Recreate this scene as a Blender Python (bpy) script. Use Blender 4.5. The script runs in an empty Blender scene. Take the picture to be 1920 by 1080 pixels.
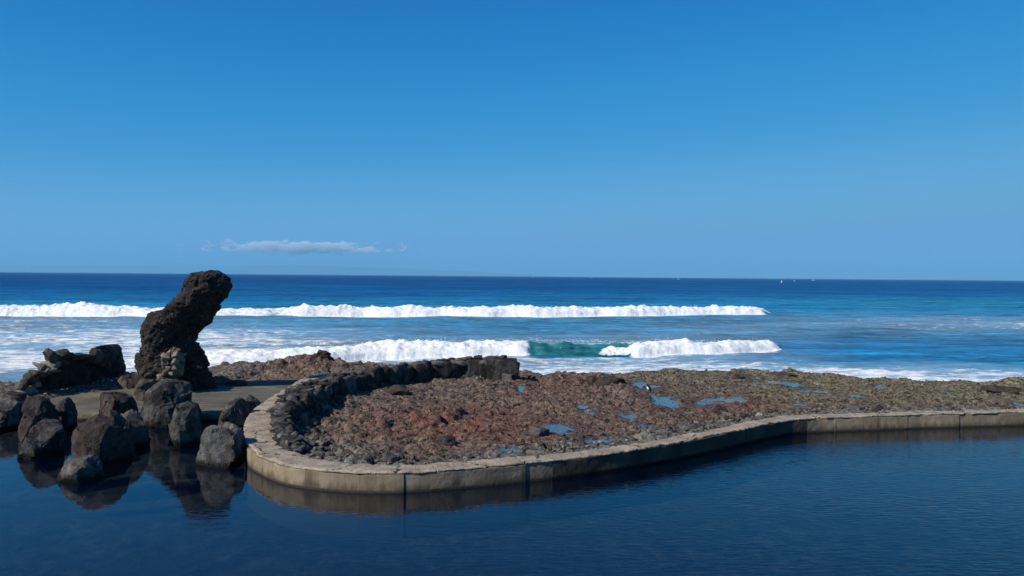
import bpy, math, random
import numpy as np
from mathutils import Vector, Matrix, Euler

# ------------------------------------------------------------------ camera, sky, sun, exposure
sc = bpy.context.scene
COL = sc.collection
FPX = 1507.0                      # focal length in pixels of the 1920 wide photograph
EYE = 5.5                         # camera height over the pool water
PITCH, ROLL = math.radians(0.855), math.radians(0.4775)

cam_d = bpy.data.cameras.new("camera")
cam_d.sensor_width = 36.0
cam_d.lens = 36.0 * FPX / 1920.0
cam_d.clip_start, cam_d.clip_end = 0.5, 200000.0
cam = bpy.data.objects.new("camera", cam_d)
COL.objects.link(cam)
ROT = Matrix.Rotation(math.pi / 2 - PITCH, 3, 'X') @ Matrix.Rotation(ROLL, 3, 'Z')
cam.matrix_world = Matrix.Translation((0, 0, EYE)) @ ROT.to_4x4()
sc.camera = cam

SUN_TO = Vector((-0.835, -0.55, 0)).normalized()       # horizontal direction towards the sun
SUN_EL = math.radians(39)
sun_vec = Vector((SUN_TO.x * math.cos(SUN_EL), SUN_TO.y * math.cos(SUN_EL), math.sin(SUN_EL)))
sd = bpy.data.lights.new("sun", 'SUN')
sd.energy = 5.0
sd.angle = math.radians(0.5)
sd.color = (1.0, 0.93, 0.82)
so = bpy.data.objects.new("sun", sd)
so.rotation_euler = (-sun_vec).to_track_quat('-Z', 'Y').to_euler()
COL.objects.link(so)

world = bpy.data.worlds.new("World")
sc.world = world
world.use_nodes = True
wn = world.node_tree
wn.nodes.clear()
sky = wn.nodes.new('ShaderNodeTexSky')
sky.sky_type = 'NISHITA'
sky.sun_disc = False
sky.sun_elevation = SUN_EL
sky.sun_rotation = math.atan2(SUN_TO.x, SUN_TO.y)
sky.altitude = 0
sky.air_density = 0.4
sky.dust_density = 0.0
sky.ozone_density = 3.0
def vscale(src, k):
    n = wn.nodes.new('ShaderNodeVectorMath'); n.operation = 'SCALE'; n.inputs['Scale'].default_value = k
    wn.links.new(src, n.inputs[0]); return n.outputs[0]
# the deep clear blue of the photograph: one colour curve over the whole sky
hs = wn.nodes.new('ShaderNodeRGBCurve')
for ci, pts in enumerate((((0, 0), (.015, .003), (.0315, .008), (.0555, .035), (.1115, .128), (.21, .145), (.32, .165), (.6, .25), (1, .8)),
                          ((0, 0), (.025, .05), (.058, .175), (.0995, .285), (.19, .385), (.307, .355), (.40, .375), (.62, .45), (1, .9)),
                          ((0, 0), (.055, .19), (.1225, .510), (.197, .632), (.32, .675), (.405, .620), (.44, .63), (.62, .70), (1, 1.0)))):
    cu = hs.mapping.curves[ci]
    while len(cu.points) < len(pts): cu.points.new(.5, .5)
    for p_, (a_, b_) in zip(cu.points, pts): p_.location = (a_, b_)
hs.mapping.update()
bgn = wn.nodes.new('ShaderNodeBackground')
bgn.inputs['Strength'].default_value = 0.10
wo = wn.nodes.new('ShaderNodeOutputWorld')
wn.links.new(vscale(sky.outputs[0], 0.05), hs.inputs['Color'])
wn.links.new(vscale(hs.outputs[0], 10.0), bgn.inputs['Color'])
wn.links.new(bgn.outputs[0], wo.inputs['Surface'])

sc.view_settings.view_transform = 'Standard'
sc.view_settings.look = 'None'
sc.view_settings.exposure = 0.0
sc.view_settings.gamma = 1.0
sc.view_settings.use_curve_mapping = False
sc.cycles.use_denoising = True
sc.cycles.max_bounces = 6
sc.cycles.transparent_max_bounces = 8
sc.cycles.caustics_reflective = False
sc.cycles.caustics_refractive = False

rng = np.random.default_rng(7)
random.seed(7)

# ------------------------------------------------------------------ pixel -> world helpers (real ground positions)
def ray(px, py):
    v = ROT @ Vector(((px - 960) / FPX, (540 - py) / FPX, -1.0))
    return v
def at_z(px, py, z=0.0):
    v = ray(px, py)
    k = (z - EYE) / v.z
    return (v.x * k, v.y * k, z)
def at_y(px, py, Y):
    v = ray(px, py)
    k = Y / v.y
    return (v.x * k, Y, EYE + v.z * k)
RI = np.array(ROT.transposed())
def to_px(X, Y, Z):
    a = np.stack([X, Y, Z - EYE], -1) @ RI.T
    return 960 + FPX * a[..., 0] / -a[..., 2], 540 - FPX * a[..., 1] / -a[..., 2]

# ------------------------------------------------------------------ numpy noise
_P = np.random.default_rng(3).permutation(256).astype(np.int32)
_P = np.concatenate([_P, _P, _P])
_G = np.random.default_rng(4).normal(size=(256, 3))
_G /= np.linalg.norm(_G, axis=1, keepdims=True)
_G = _G.astype(np.float32)
def perlin(x, y, z=None):
    x = np.asarray(x, np.float32); y = np.asarray(y, np.float32)
    z = np.full_like(x, 0.37) if z is None else np.asarray(z, np.float32)
    xi, yi, zi = np.floor(x), np.floor(y), np.floor(z)
    xf, yf, zf = x - xi, y - yi, z - zi
    xi, yi, zi = xi.astype(np.int32) & 255, yi.astype(np.int32) & 255, zi.astype(np.int32) & 255
    f = lambda t: t * t * t * (t * (t * 6 - 15) + 10)
    u, v, w = f(xf), f(yf), f(zf)
    out = 0
    for dx in (0, 1):
        ax = u if dx else 1 - u
        for dy in (0, 1):
            ay = v if dy else 1 - v
            for dz in (0, 1):
                aw = w if dz else 1 - w
                g = _G[_P[_P[_P[xi + dx] + yi + dy] + zi + dz]]
                out = out + ax * ay * aw * (g[..., 0] * (xf - dx) + g[..., 1] * (yf - dy) + g[..., 2] * (zf - dz))
    return out * 1.6
def fbm(x, y, z=None, octs=4, gain=0.5, lac=2.03):
    a, s, out = 1.0, 1.0, 0
    for i in range(octs):
        out = out + a * perlin(np.asarray(x) * s + i * 17.3, np.asarray(y) * s + i * 9.1, None if z is None else np.asarray(z) * s + i * 4.7)
        a *= gain; s *= lac
    return out
def cells(x, y, seed=0):
    """F1 distance and a random number of the nearest cell."""
    h = np.random.default_rng(100 + seed).random((256, 3)).astype(np.float32)
    xi, yi = np.floor(x).astype(np.int32), np.floor(y).astype(np.int32)
    best = np.full(x.shape, 9.0, np.float32); rid = np.zeros(x.shape, np.float32)
    for dx in (-1, 0, 1):
        for dy in (-1, 0, 1):
            k = _P[_P[(xi + dx) & 255] + ((yi + dy) & 255)]
            d = (xi + dx + h[k, 0] - x) ** 2 + (yi + dy + h[k, 1] - y) ** 2
            m = d < best
            best = np.where(m, d, best); rid = np.where(m, h[k, 2], rid)
    return np.sqrt(best), rid
def sstep(a, b, x):
    t = np.clip((x - a) / (b - a), 0, 1)
    return t * t * (3 - 2 * t)

# ------------------------------------------------------------------ mesh / object helpers
def raw_mesh(name, co, faces, smooth=True):
    """co (n,3), faces (m,3 or 4) numpy."""
    co = np.asarray(co, np.float32); faces = np.asarray(faces, np.int32)
    me = bpy.data.meshes.new(name)
    k = faces.shape[1]
    me.vertices.add(len(co)); me.vertices.foreach_set('co', co.ravel())
    me.loops.add(faces.size); me.loops.foreach_set('vertex_index', faces.ravel())
    me.polygons.add(len(faces))
    me.polygons.foreach_set('loop_start', np.arange(len(faces), dtype=np.int32) * k)
    me.polygons.foreach_set('loop_total', np.full(len(faces), k, np.int32))
    me.polygons.foreach_set('use_smooth', np.full(len(faces), smooth, bool))
    me.update(calc_edges=True)
    return me
def grid_faces(r, c, keep=None, wrap=False):
    i = np.arange(r * c).reshape(r, c)
    if wrap:
        i = np.concatenate([i, i[:, :1]], 1)
    q = np.stack([i[:-1, :-1], i[:-1, 1:], i[1:, 1:], i[1:, :-1]], -1).reshape(-1, 4)
    if keep is not None:
        q = q[keep.ravel()]
    return q
def fattr(me, name, v):
    a = me.attributes.new(name, 'FLOAT', 'POINT'); a.data.foreach_set('value', np.asarray(v, np.float32).ravel())
def cattr(me, name, rgb):
    rgb = np.asarray(rgb, np.float32).reshape(-1, 3)
    a = me.attributes.new(name, 'FLOAT_COLOR', 'POINT')
    a.data.foreach_set('color', np.concatenate([rgb, np.ones((len(rgb), 1), np.float32)], 1).ravel())
def link(name, me, mat=None, parent=None, loc=(0, 0, 0)):
    o = bpy.data.objects.new(name, me)
    COL.objects.link(o)
    if mat is not None and me is not None and not me.materials:
        me.materials.append(mat)
    o.location = loc
    if parent is not None:
        o.parent = parent
    return o
def tag(o, label=None, cat=None, group=None, kind=None):
    if label: o['label'] = label
    if cat: o['category'] = cat
    if group: o['group'] = group
    if kind: o['kind'] = kind
    return o
def empty(name, loc, label, cat, group=None):
    o = bpy.data.objects.new(name, None); COL.objects.link(o); o.location = loc
    o.empty_display_size = 0.3
    return tag(o, label, cat, group)
_ICO = {}
def ico(sub):
    if sub not in _ICO:
        import bmesh
        bm = bmesh.new(); bmesh.ops.create_icosphere(bm, subdivisions=sub, radius=1)
        bm.verts.ensure_lookup_table()
        _ICO[sub] = (np.array([v.co[:] for v in bm.verts], np.float32), np.array([[v.index for v in f.verts] for f in bm.faces], np.int32))
        bm.free()
    return _ICO[sub]

# ------------------------------------------------------------------ materials
class NT:
    def __init__(s, name):
        s.m = bpy.data.materials.new(name); s.m.use_nodes = True
        s.t = s.m.node_tree; s.t.nodes.clear()
        s.out = s.n('OutputMaterial')
        s.tc = s.n('TexCoord').outputs['Object']
        s.geo = s.n('NewGeometry')
    def n(s, k): return s.t.nodes.new('ShaderNode' + k)
    def set(s, sock, v):
        if isinstance(v, bpy.types.NodeSocket): s.t.links.new(v, sock)
        elif v is not None: sock.default_value = v
    def noise(s, vec=None, scale=5, detail=4, rough=0.55, dist=0.0):
        n = s.n('TexNoise'); s.set(n.inputs['Vector'], s.tc if vec is None else vec)
        n.inputs['Scale'].default_value = scale; n.inputs['Detail'].default_value = detail
        n.inputs['Roughness'].default_value = rough; n.inputs['Distortion'].default_value = dist
        return n.outputs['Fac']
    def voro(s, vec=None, scale=5, out='Distance', feat='F1'):
        n = s.n('TexVoronoi'); n.feature = feat; s.set(n.inputs['Vector'], s.tc if vec is None else vec); n.inputs['Scale'].default_value = scale
        return n.outputs[out]
    def map(s, vec=None, scale=(1, 1, 1), rot=(0, 0, 0), loc=(0, 0, 0)):
        n = s.n('Mapping'); s.set(n.inputs['Vector'], s.tc if vec is None else vec)
        n.inputs['Scale'].default_value = scale; n.inputs['Rotation'].default_value = rot; n.inputs['Location'].default_value = loc
        return n.outputs[0]
    def ramp(s, v, *stops):
        n = s.n('ValToRGB'); s.set(n.inputs[0], v)
        e = n.color_ramp.elements
        while len(e) < len(stops): e.new(0.5)
        for el, (p, c) in zip(e, stops):
            el.position = p; el.color = (*c, 1) if not isinstance(c, (int, float)) else (c, c, c, 1)
        return n.outputs[0]
    def mix(s, f, a, b, mode='MIX'):
        n = s.n('Mix'); n.data_type = 'RGBA'; n.blend_type = mode; n.clamp_factor = True
        s.set(n.inputs[0], f)
        for k, v in ((6, a), (7, b)):
            s.set(n.inputs[k], (*v, 1) if isinstance(v, tuple) else v)
        return n.outputs[2]
    def math(s, op, a, b=0.0, clamp=False):
        n = s.n('Math'); n.operation = op; n.use_clamp = clamp; s.set(n.inputs[0], a); s.set(n.inputs[1], b)
        return n.outputs[0]
    def attr(s, name, out='Fac'):
        n = s.n('Attribute'); n.attribute_name = name; return n.outputs[out]
    def sep(s, v, k):
        n = s.n('SeparateXYZ'); s.set(n.inputs[0], v); return n.outputs[k]
    def bump(s, h, strength=0.5, dist=0.05, normal=None):
        n = s.n('Bump'); s.set(n.inputs['Height'], h); s.set(n.inputs['Strength'], strength); s.set(n.inputs['Distance'], dist)
        if normal is not None: s.set(n.inputs['Normal'], normal)
        return n.outputs[0]
    def maprange(s, v, a, b, c=0.0, d=1.0):
        n = s.n('MapRange'); s.set(n.inputs[0], v)
        for i, x in enumerate((a, b, c, d)): s.set(n.inputs[1 + i], x)
        return n.outputs[0]
    def bsdf(s, color, rough=0.9, normal=None, ior=1.45, spec=0.3):
        n = s.n('BsdfPrincipled'); s.set(n.inputs['Base Color'], (*color, 1) if isinstance(color, tuple) else color)
        s.set(n.inputs['Roughness'], rough); n.inputs['IOR'].default_value = ior
        s.set(n.inputs['Specular IOR Level'], spec)
        if normal is not None: s.set(n.inputs['Normal'], normal)
        return n.outputs[0]
    def done(s, sh):
        s.t.links.new(sh, s.out.inputs['Surface']); return s.m

def schlick(k, nrm, f0=0.025):
    d = k.n('VectorMath'); d.operation = 'DOT_PRODUCT'; k.set(d.inputs[0], nrm); k.set(d.inputs[1], k.geo.outputs['Incoming'])
    c = k.math('SUBTRACT', 1.0, k.math('ABSOLUTE', d.outputs['Value']), True)
    return k.math('ADD', k.math('MULTIPLY', k.math('POWER', c, 5.0), 1 - f0), f0, True)
def rock_material(name, dark, mid, light, tint=None, wet=True):
    k = NT(name)
    wp = k.geo.outputs['Position']
    n1 = k.noise(wp, 1.7, 6, 0.62)
    n2 = k.noise(wp, 11, 5, 0.65)
    n5 = k.noise(k.map(wp, (1, 1, 0.55)), 3.4, 6, 0.66, 0.4)
    n3 = k.voro(wp, 26)
    c = k.ramp(n1, (0.30, dark), (0.52, mid), (0.72, light))
    c = k.mix(k.maprange(n5, 0.48, 0.66), c, light)
    c = k.mix(k.maprange(n5, 0.44, 0.30), c, dark)
    c = k.mix(k.maprange(n2, 0.55, 0.75, 0, 0.5), c, light)
    if tint:
        c = k.mix(k.maprange(k.noise(wp, 2.3, 3), 0.45, 0.62, 0, 0.75), c, tint)
    if wet:
        z = k.math('ADD', k.sep(wp, 2), k.math('MULTIPLY', k.math('SUBTRACT', n2, 0.5), 0.25))
        wf = k.maprange(z, 0.24, 0.08)
        c = k.mix(wf, c, (0.012, 0.012, 0.010))
        rough = k.maprange(wf, 0, 1, 0.88, 0.45)
    else:
        rough = 0.88
    h = k.math('ADD', k.math('MULTIPLY', n2, 0.7), k.math('MULTIPLY', n3, 0.5))
    h = k.math('ADD', h, k.math('MULTIPLY', k.noise(wp, 42, 4, 0.7), 0.4))
    return k.done(k.bsdf(c, rough, k.bump(h, 0.8, 0.05), spec=0.06))
M_BASALT = rock_material("dark_basalt", (0.016, 0.015, 0.015), (0.040, 0.038, 0.037), (0.125, 0.119, 0.115))
M_BASALT_GREY = rock_material("grey_basalt", (0.026, 0.025, 0.024), (0.070, 0.067, 0.064), (0.175, 0.167, 0.159))
M_BASALT_BROWN = rock_material("brown_basalt", (0.020, 0.016, 0.015), (0.048, 0.038, 0.034), (0.105, 0.086, 0.076), (0.062, 0.042, 0.037))
M_STONE = rock_material("wall_stone", (0.014, 0.013, 0.013), (0.032, 0.030, 0.029), (0.090, 0.085, 0.081), wet=False)
M_STONE_LIGHT = rock_material("wall_stone_grey", (0.045, 0.043, 0.042), (0.090, 0.086, 0.082), (0.17, 0.163, 0.155), wet=False)
M_LAVA_BLACK = rock_material("clinker_lava", (0.014, 0.012, 0.012), (0.034, 0.029, 0.027), (0.085, 0.070, 0.062), (0.060, 0.045, 0.038), wet=False)
M_MORTAR_STONE = rock_material("mortared_pale_stone", (0.10, 0.085, 0.065), (0.22, 0.19, 0.15), (0.36, 0.32, 0.26), wet=False)
M_RUIN_DARK = rock_material("ruin_stone", (0.028, 0.024, 0.021), (0.060, 0.050, 0.042), (0.15, 0.125, 0.10), wet=False)

# ------------------------------------------------------------------ plan of the place (metres)
def poly_px(pts, z):
    return [at_z(x, y, z)[:2] for x, y in pts]
def resample(pts, step):
    p = np.array(pts, float)
    # Catmull-Rom smoothing, then even spacing
    q = []
    for i in range(len(p) - 1):
        p0, p1, p2, p3 = p[max(i - 1, 0)], p[i], p[i + 1], p[min(i + 2, len(p) - 1)]
        for t in np.linspace(0, 1, 12, endpoint=False):
            q.append(0.5 * (2 * p1 + (p2 - p0) * t + (2 * p0 - 5 * p1 + 4 * p2 - p3) * t * t + (3 * p1 - p0 - 3 * p2 + p3) * t ** 3))
    q.append(p[-1]); q = np.array(q)
    L = np.concatenate([[0], np.cumsum(np.linalg.norm(np.diff(q, axis=0), axis=1))])
    s = np.linspace(0, L[-1], max(2, int(L[-1] / step) + 1))
    return np.stack([np.interp(s, L, q[:, i]) for i in range(p.shape[1])], 1), s
WALL_TOP = 0.54
outer_px = [(633, 699), (570, 709), (535, 728), (504, 747), (472, 771), (458, 794), (457, 816), (463, 836), (480, 850), (507, 862), (542, 872),
            (601, 880), (661, 884), (715, 885), (756, 884.5), (819, 881), (904, 874), (986, 866.5), (1032, 862.3), (1100, 854.6), (1186, 843), (1272, 829), (1358, 812),
            (1410, 800), (1456, 791), (1490, 786), (1542, 782.5), (1628, 779.5), (1737, 776), (1800, 774.5), (1914, 771.5)]
outer = poly_px(outer_px, WALL_TOP)
outer = outer + [(26.5, 32.2), (36.0, 34.4), (50.0, 37.6)]
OUT, OUT_S = resample(outer, 0.05)
tan = np.gradient(OUT, axis=0); tan /= np.linalg.norm(tan, axis=1, keepdims=True)
NRM = np.stack([-tan[:, 1], tan[:, 0]], 1)          # towards the reef (inside)
WID = np.interp(OUT_S, [0, 6, 14, 22, 30, 60], [0.9, 0.9, 1.0, 1.0, 0.72, 0.66])
def smooth1(a, n):
    k = np.ones(n) / n
    return np.stack([np.convolve(np.pad(a[:, i], n // 2, mode='edge'), k, 'valid')[:len(a)] for i in range(a.shape[1])], 1)
NRM = smooth1(NRM, 21); NRM /= np.linalg.norm(NRM, axis=1, keepdims=True)
MID = OUT + NRM * 0.45

sea_edge = [(52, 41), (36, 41), (26.4, 41.5), (21.5, 43.3), (19, 45.2), (16, 47), (10, 46.8), (6, 45.5), (1.9, 44.8), (-4, 46.0), (-9, 48), (-14, 46.5), (-18.5, 41.0), (-22.5, 38.0), (-30, 36.4), (-45, 36.2)]
land = [tuple(p) for p in MID[::10]] + sea_edge + [(-45, 34.5), (-27, 33.8), (-20, 33), (-18.0, 30.5), (-16.6, 30.2), (-10.6, 30.6), (-9.9, 33.5), (-10.1, 38.7)]
land = np.array(land)

# ------------------------------------------------------------------ lava reef (one height field)
GX0, GX1, GY0, GY1, GS = -40.0, 46.0, 18.5, 51.0, 0.075
gx = np.arange(GX0, GX1, GS); gy = np.arange(GY0, GY1, GS)
def poly_sdf(P, X, Y):
    """>0 inside."""
    d = np.full(X.shape, 1e9); ins = np.zeros(X.shape, bool)
    n = len(P)
    for i in range(n):
        a, b = P[i], P[(i + 1) % n]
        e = b - a
        t = np.clip(((X - a[0]) * e[0] + (Y - a[1]) * e[1]) / (e @ e + 1e-12), 0, 1)
        d = np.minimum(d, (X - a[0] - t * e[0]) ** 2 + (Y - a[1] - t * e[1]) ** 2)
        c = ((a[1] > Y) != (b[1] > Y))
        with np.errstate(divide='ignore', invalid='ignore'):
            xx = a[0] + (Y - a[1]) / (b[1] - a[1] + 1e-30) * (b[0] - a[0])
        ins ^= c & (X < xx)
    return np.where(ins, 1, -1) * np.sqrt(d)
def bilerp(A, x0, y0, st, X, Y):
    fx = np.clip((X - x0) / st, 0, A.shape[1] - 1.001); fy = np.clip((Y - y0) / st, 0, A.shape[0] - 1.001)
    i, j = fx.astype(int), fy.astype(int); u, v = fx - i, fy - j
    return A[j, i] * (1 - u) * (1 - v) + A[j, i + 1] * u * (1 - v) + A[j + 1, i] * (1 - u) * v + A[j + 1, i + 1] * u * v
cx = np.arange(GX0 - 1, GX1 + 1, 0.3); cy = np.arange(GY0 - 1, GY1 + 1, 0.3)
CX, CY = np.meshgrid(cx, cy)
SDL = poly_sdf(land, CX, CY)
wallp = MID[::10]
dw = np.full(CX.shape, 1e9)
for p in wallp:
    dw = np.minimum(dw, (CX - p[0]) ** 2 + (CY - p[1]) ** 2)
dw = np.sqrt(dw)
se = np.array(sea_edge)
ds = np.full(CX.shape, 1e9)
for i in range(len(se) - 1):
    a, b = se[i], se[i + 1]; e = b - a
    t = np.clip(((CX - a[0]) * e[0] + (CY - a[1]) * e[1]) / (e @ e), 0, 1)
    ds = np.minimum(ds, (CX - a[0] - t * e[0]) ** 2 + (CY - a[1] - t * e[1]) ** 2)
ds = np.sqrt(ds) * np.where(SDL > 0, 1, -1)

def ellipse_px(px, py, w, h, z):
    """pixel ellipse lying on height z -> world centre and radii"""
    x, y, _ = at_z(px, py, z)
    y0, y1 = at_z(px, py + h / 2, z)[1], at_z(px, py - h / 2, z)[1]
    return x, (y0 + y1) / 2, w / 2 * y / FPX, (y1 - y0) / 2
X, Y = np.meshgrid(gx, gy)
sdl = bilerp(SDL, cx[0], cy[0], 0.3, X, Y); dwl = bilerp(dw, cx[0], cy[0], 0.3, X, Y); dsl = bilerp(ds, cx[0], cy[0], 0.3, X, Y)
rough_k = 1 - 0.42 * sstep(4, 11, X)
wx, wy = X + 0.35 * fbm(X * .8, Y * .8, octs=3), Y + 0.35 * fbm(X * .8 + 40, Y * .8, octs=3)
H = 0.36 + 0.10 * fbm(X * 0.22, Y * 0.22, octs=3)
H0 = H.copy()
rough = 0.55 + 0.45 * sstep(-0.25, 0.35, fbm(X * 0.3 + 7, Y * 0.3 + 3, octs=2))
rough = rough * rough_k
for sc_, am, sd_ in ((0.75, 0.20, 1), (1.7, 0.22, 2), (3.4, 0.17, 3), (6.0, 0.09, 4)):
    f, r = cells(wx * sc_, wy * sc_, sd_)
    H += am * rough * (r * np.sqrt(np.clip(1 - (f / 0.75) ** 2, 0, 1)) - 0.25)
H += 0.075 * rough * fbm(wx * 2.6, wy * 2.6, octs=4, gain=0.62) - 0.05 * np.abs(fbm(X * 6, Y * 6, octs=2))
ledge = sstep(0.02, 0.34, fbm(wx * 0.55 + 21, wy * 0.7 + 4, octs=3))
H = H * (1 - 0.8 * ledge) + 0.8 * ledge * (H0 + 0.04 + 0.35 * (H - H0))
chan = np.abs(perlin(wx * 0.33 + 5, wy * 0.5 + 8))
H -= 0.16 * sstep(0.055, 0.0, chan) + 0.10 * sstep(0.05, 0.0, np.abs(perlin(wx * 0.9 + 15, wy * 1.1)))
# darker mound of clinker behind the platform and round the monument, small rises by the sea
def bumpat(px, py, w, h, z, hgt):
    ex, ey, rx, ry = ellipse_px(px, py, w, h, 0.4)
    return hgt * np.exp(-((X - ex) / rx) ** 2 - ((Y - ey) / ry) ** 2)
def blob(ex, ey, rx, ry, hgt): return hgt * np.exp(-((X - ex) / rx) ** 2 - ((Y - ey) / ry) ** 2)
H += blob(-11.0, 43.5, 2.0, 1.5, 0.62) + blob(-15.0, 43.0, 2.2, 1.8, 0.30) + blob(-17, 39.5, 3.0, 2.0, 0.15)
H += blob(3.5, 42.0, 1.6, 1.0, 0.18) + blob(8.2, 41.5, 1.2, 0.7, 0.12) + blob(13.2, 46.0, 0.9, .7, 0.18) + blob(16.2, 46.3, 0.7, 0.6, 0.22) + blob(25.5, 40.3, 1.0, 0.6, 0.45) + blob(9.5, 44.6, 3, 0.8, 0.1)
H += 0.10 * sstep(2.5, 0.4, dwl) * (X > -9) 
H -= 0.13 * np.exp(-((X + 5.5) / 2.5) ** 2 - ((Y - 28) / 4) ** 2)
# keep the ground under the platform flat and low
plat = np.array([(-17.6, 30.2), (-15.6, 29.75), (-13.0, 29.95), (-9.75, 30.1), (-9.9, 33), (-10.35, 38.5), (-10.6, 40.2), (-13.0, 39.3), (-13.9, 38.4), (-17.0, 36.8), (-19.0, 34.2), (-18.9, 31.5)])
pin = bilerp(poly_sdf(plat, CX, CY), cx[0], cy[0], 0.3, X, Y)
H = np.where(pin > -0.5, np.minimum(H, 0.05 + 0.30 * sstep(0.25, -0.5, pin)), H)
near_wall = sstep(0.75, 0.25, dwl)
H = H * (1 - near_wall) + (0.30) * near_wall
H = np.minimum(H, 0.49 + sstep(0.6, 2.2, dwl))
H -= 0.20 * sstep(7, 1, dsl) * (X > -3)
# shore drop
edge_n = dsl + 0.9 * fbm(X * 0.45, Y * 0.45 + 5, octs=4)
H = H - 1.15 * sstep(1.4, -1.4, edge_n)
# drop into the pool
pool_side = sstep(-0.12, -0.42, sdl) * (Y < 40.5) * ~((X < -7.0) & (Y > 32.0) & (X > -10.6))
H = H * (1 - pool_side) + (-1.2) * pool_side

POOLS = [  # centre px, size px, water level
    (1245, 752, 50, 25), (1050, 803, 58, 19), (1440, 715, 64, 6), (1486, 719, 40, 10), (1530, 731, 70, 6), (1556, 737, 38, 6), (975, 725, 18, 15),
    (1118, 831, 66, 11), (962, 846, 46, 11), (1180, 777, 30, 13), (1355, 752, 80, 10), (1205, 724, 52, 11), (1655, 722, 28, 6), (1915, 757, 22, 16),
    (1105, 770, 22, 8), (1320, 757, 40, 8), (1210, 797, 34, 8), (1090, 762, 24, 6), (1385, 748, 34, 7), (1270, 801, 26, 6), (1000, 838, 30, 6), (1500, 755, 30, 6), (1610, 742, 34, 5), (1780, 735, 40, 6)]
pool_geo = []; pale_m = np.zeros_like(H)
for i, (px, py, w, h) in enumerate(POOLS):
    ex, ey, rx, ry = ellipse_px(px, py, w, h, 0.40)
    e = np.sqrt(((X - ex) / rx) ** 2 + ((Y - ey) / ry) ** 2)
    e = e + 0.42 * fbm(X * 2.0 + i, Y * 2.0, octs=5, gain=0.72)
    loc = (np.abs(X - ex) < rx * 2) & (np.abs(Y - ey) < ry * 2)
    lvl = float(np.median(H[loc & (e < 1)])) - 0.02
    dip = lvl - 0.10 * (1 - np.clip(e, 0, 1) ** 2) + 0.045 * fbm(X * 3.5 + 3, Y * 3.5, octs=4, gain=.65) * (e < 1)
    k = sstep(1.35, 0.9, e)
    H = np.where(loc, H * (1 - k) + k * np.where(e < 1, dip, lvl + 0.02 + 0.05 * (e - 1)), H)
    ring = loc & (e >= 1.0) & (e < 1.9)
    H = np.where(ring, np.maximum(H, lvl + 0.012), H)
    pale_m = np.maximum(pale_m, loc * sstep(0.97, 0.80, e))
    pool_geo.append((ex, ey, rx * 1.25, ry * 1.25, lvl))

def zat(x, y):
    return float(bilerp(H, gx[0], gy[0], GS, np.array([float(x)]), np.array([float(y)]))[0])

# colour masks of the reef
PX, PY = to_px(X, Y, np.full_like(X, 0.4))
def mpx(px, py, rx, ry): return np.exp(-((PX - px) / rx) ** 2 - ((PY - py) / ry) ** 2)
nz = 0.35 * fbm(X * 0.7, Y * 0.7 + 2, octs=4, gain=.6)
red = np.clip(mpx(880, 805, 210, 34) * 1.1 + mpx(1060, 722, 130, 26) * 0.75 + mpx(1425, 758, 80, 18) * 1.0 + mpx(580, 690, 70, 16) * 0.55 + mpx(1230, 770, 200, 20) * .35 + mpx(800, 770, 160, 25) * .4 + nz, 0, 1) * (0.75 + 0.5 * perlin(X * 2, Y * 2))
algae = np.clip(sstep(1180, 1560, PX) * sstep(775, 735, PY) * 0.75 + mpx(1250, 700, 130, 14) * .5 + nz * 1.1, 0, 1)
grey = np.clip(sstep(2.6, 0.7, dwl) * 0.9 + mpx(640, 845, 90, 25) * .6 + mpx(430, 705, 60, 20) * .5 + sstep(-14, -17, X) * .5 + nz * .8, 0, 1)
wetm = np.clip(sstep(1.2, -0.6, edge_n), 0, 1)
for (ex, ey, rx, ry, lvl) in pool_geo:
    wetm = np.maximum(wetm, 0.85 * (1 - pale_m) * np.clip(1.5 - np.sqrt(((X - ex) / rx) ** 2 + ((Y - ey) / ry) ** 2), 0, 1))
qz = np.maximum(np.maximum(H[:-1, :-1], H[1:, 1:]), np.maximum(H[1:, :-1], H[:-1, 1:]))
reef_me = raw_mesh("lava_reef", np.stack([X, Y, H], -1).reshape(-1, 3), grid_faces(len(gy), len(gx), qz > -1.1))
fattr(reef_me, "red", red); fattr(reef_me, "algae", algae); fattr(reef_me, "grey", grey); fattr(reef_me, "wet", wetm); fattr(reef_me, "pool_shine", pale_m)

k = NT("lava_reef_rock")
n1 = k.noise(None, 0.9, 8, 0.65); n2 = k.noise(None, 7, 6, 0.68); n3 = k.voro(None, 13); n4 = k.noise(None, 28, 4, 0.7)
c = k.ramp(n2, (0.32, (0.049, 0.035, 0.030)), (0.50, (0.148, 0.109, 0.088)), (0.66, (0.315, 0.247, 0.201)))
cred = k.ramp(n2, (0.30, (0.068, 0.029, 0.021)), (0.52, (0.184, 0.073, 0.054)), (0.74, (0.305, 0.152, 0.116)))
calg = k.ramp(n2, (0.30, (0.065, 0.059, 0.037)), (0.50, (0.181, 0.163, 0.101)), (0.72, (0.362, 0.330, 0.207)))
cgry = k.ramp(n2, (0.30, (0.054, 0.053, 0.046)), (0.50, (0.154, 0.147, 0.129)), (0.72, (0.362, 0.348, 0.304)))
c = k.mix(k.attr("red"), c, cred); c = k.mix(k.attr("algae"), c, calg); c = k.mix(k.attr("grey"), c, cgry)
c = k.mix(k.maprange(n4, 0.60, 0.74, 0, 0.7), c, (0.27, 0.24, 0.21))
c = k.mix(k.maprange(n1, 0.42, 0.30, 0, 0.6), c, (0.035, 0.028, 0.025))
cg_ = k.voro(k.map(None, (1, 1, .4)), 1.5, feat='DISTANCE_TO_EDGE')
c = k.mix(k.maprange(k.math('ADD', cg_, k.math('MULTIPLY', k.math('SUBTRACT', n2, 0.5), 0.25)), 0.05, 0.0, 0, 0.85), c, (0.016, 0.010, 0.009))
c = k.mix(k.math('MULTIPLY', k.attr("wet"), 0.65), c, (0.018, 0.014, 0.011))
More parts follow.
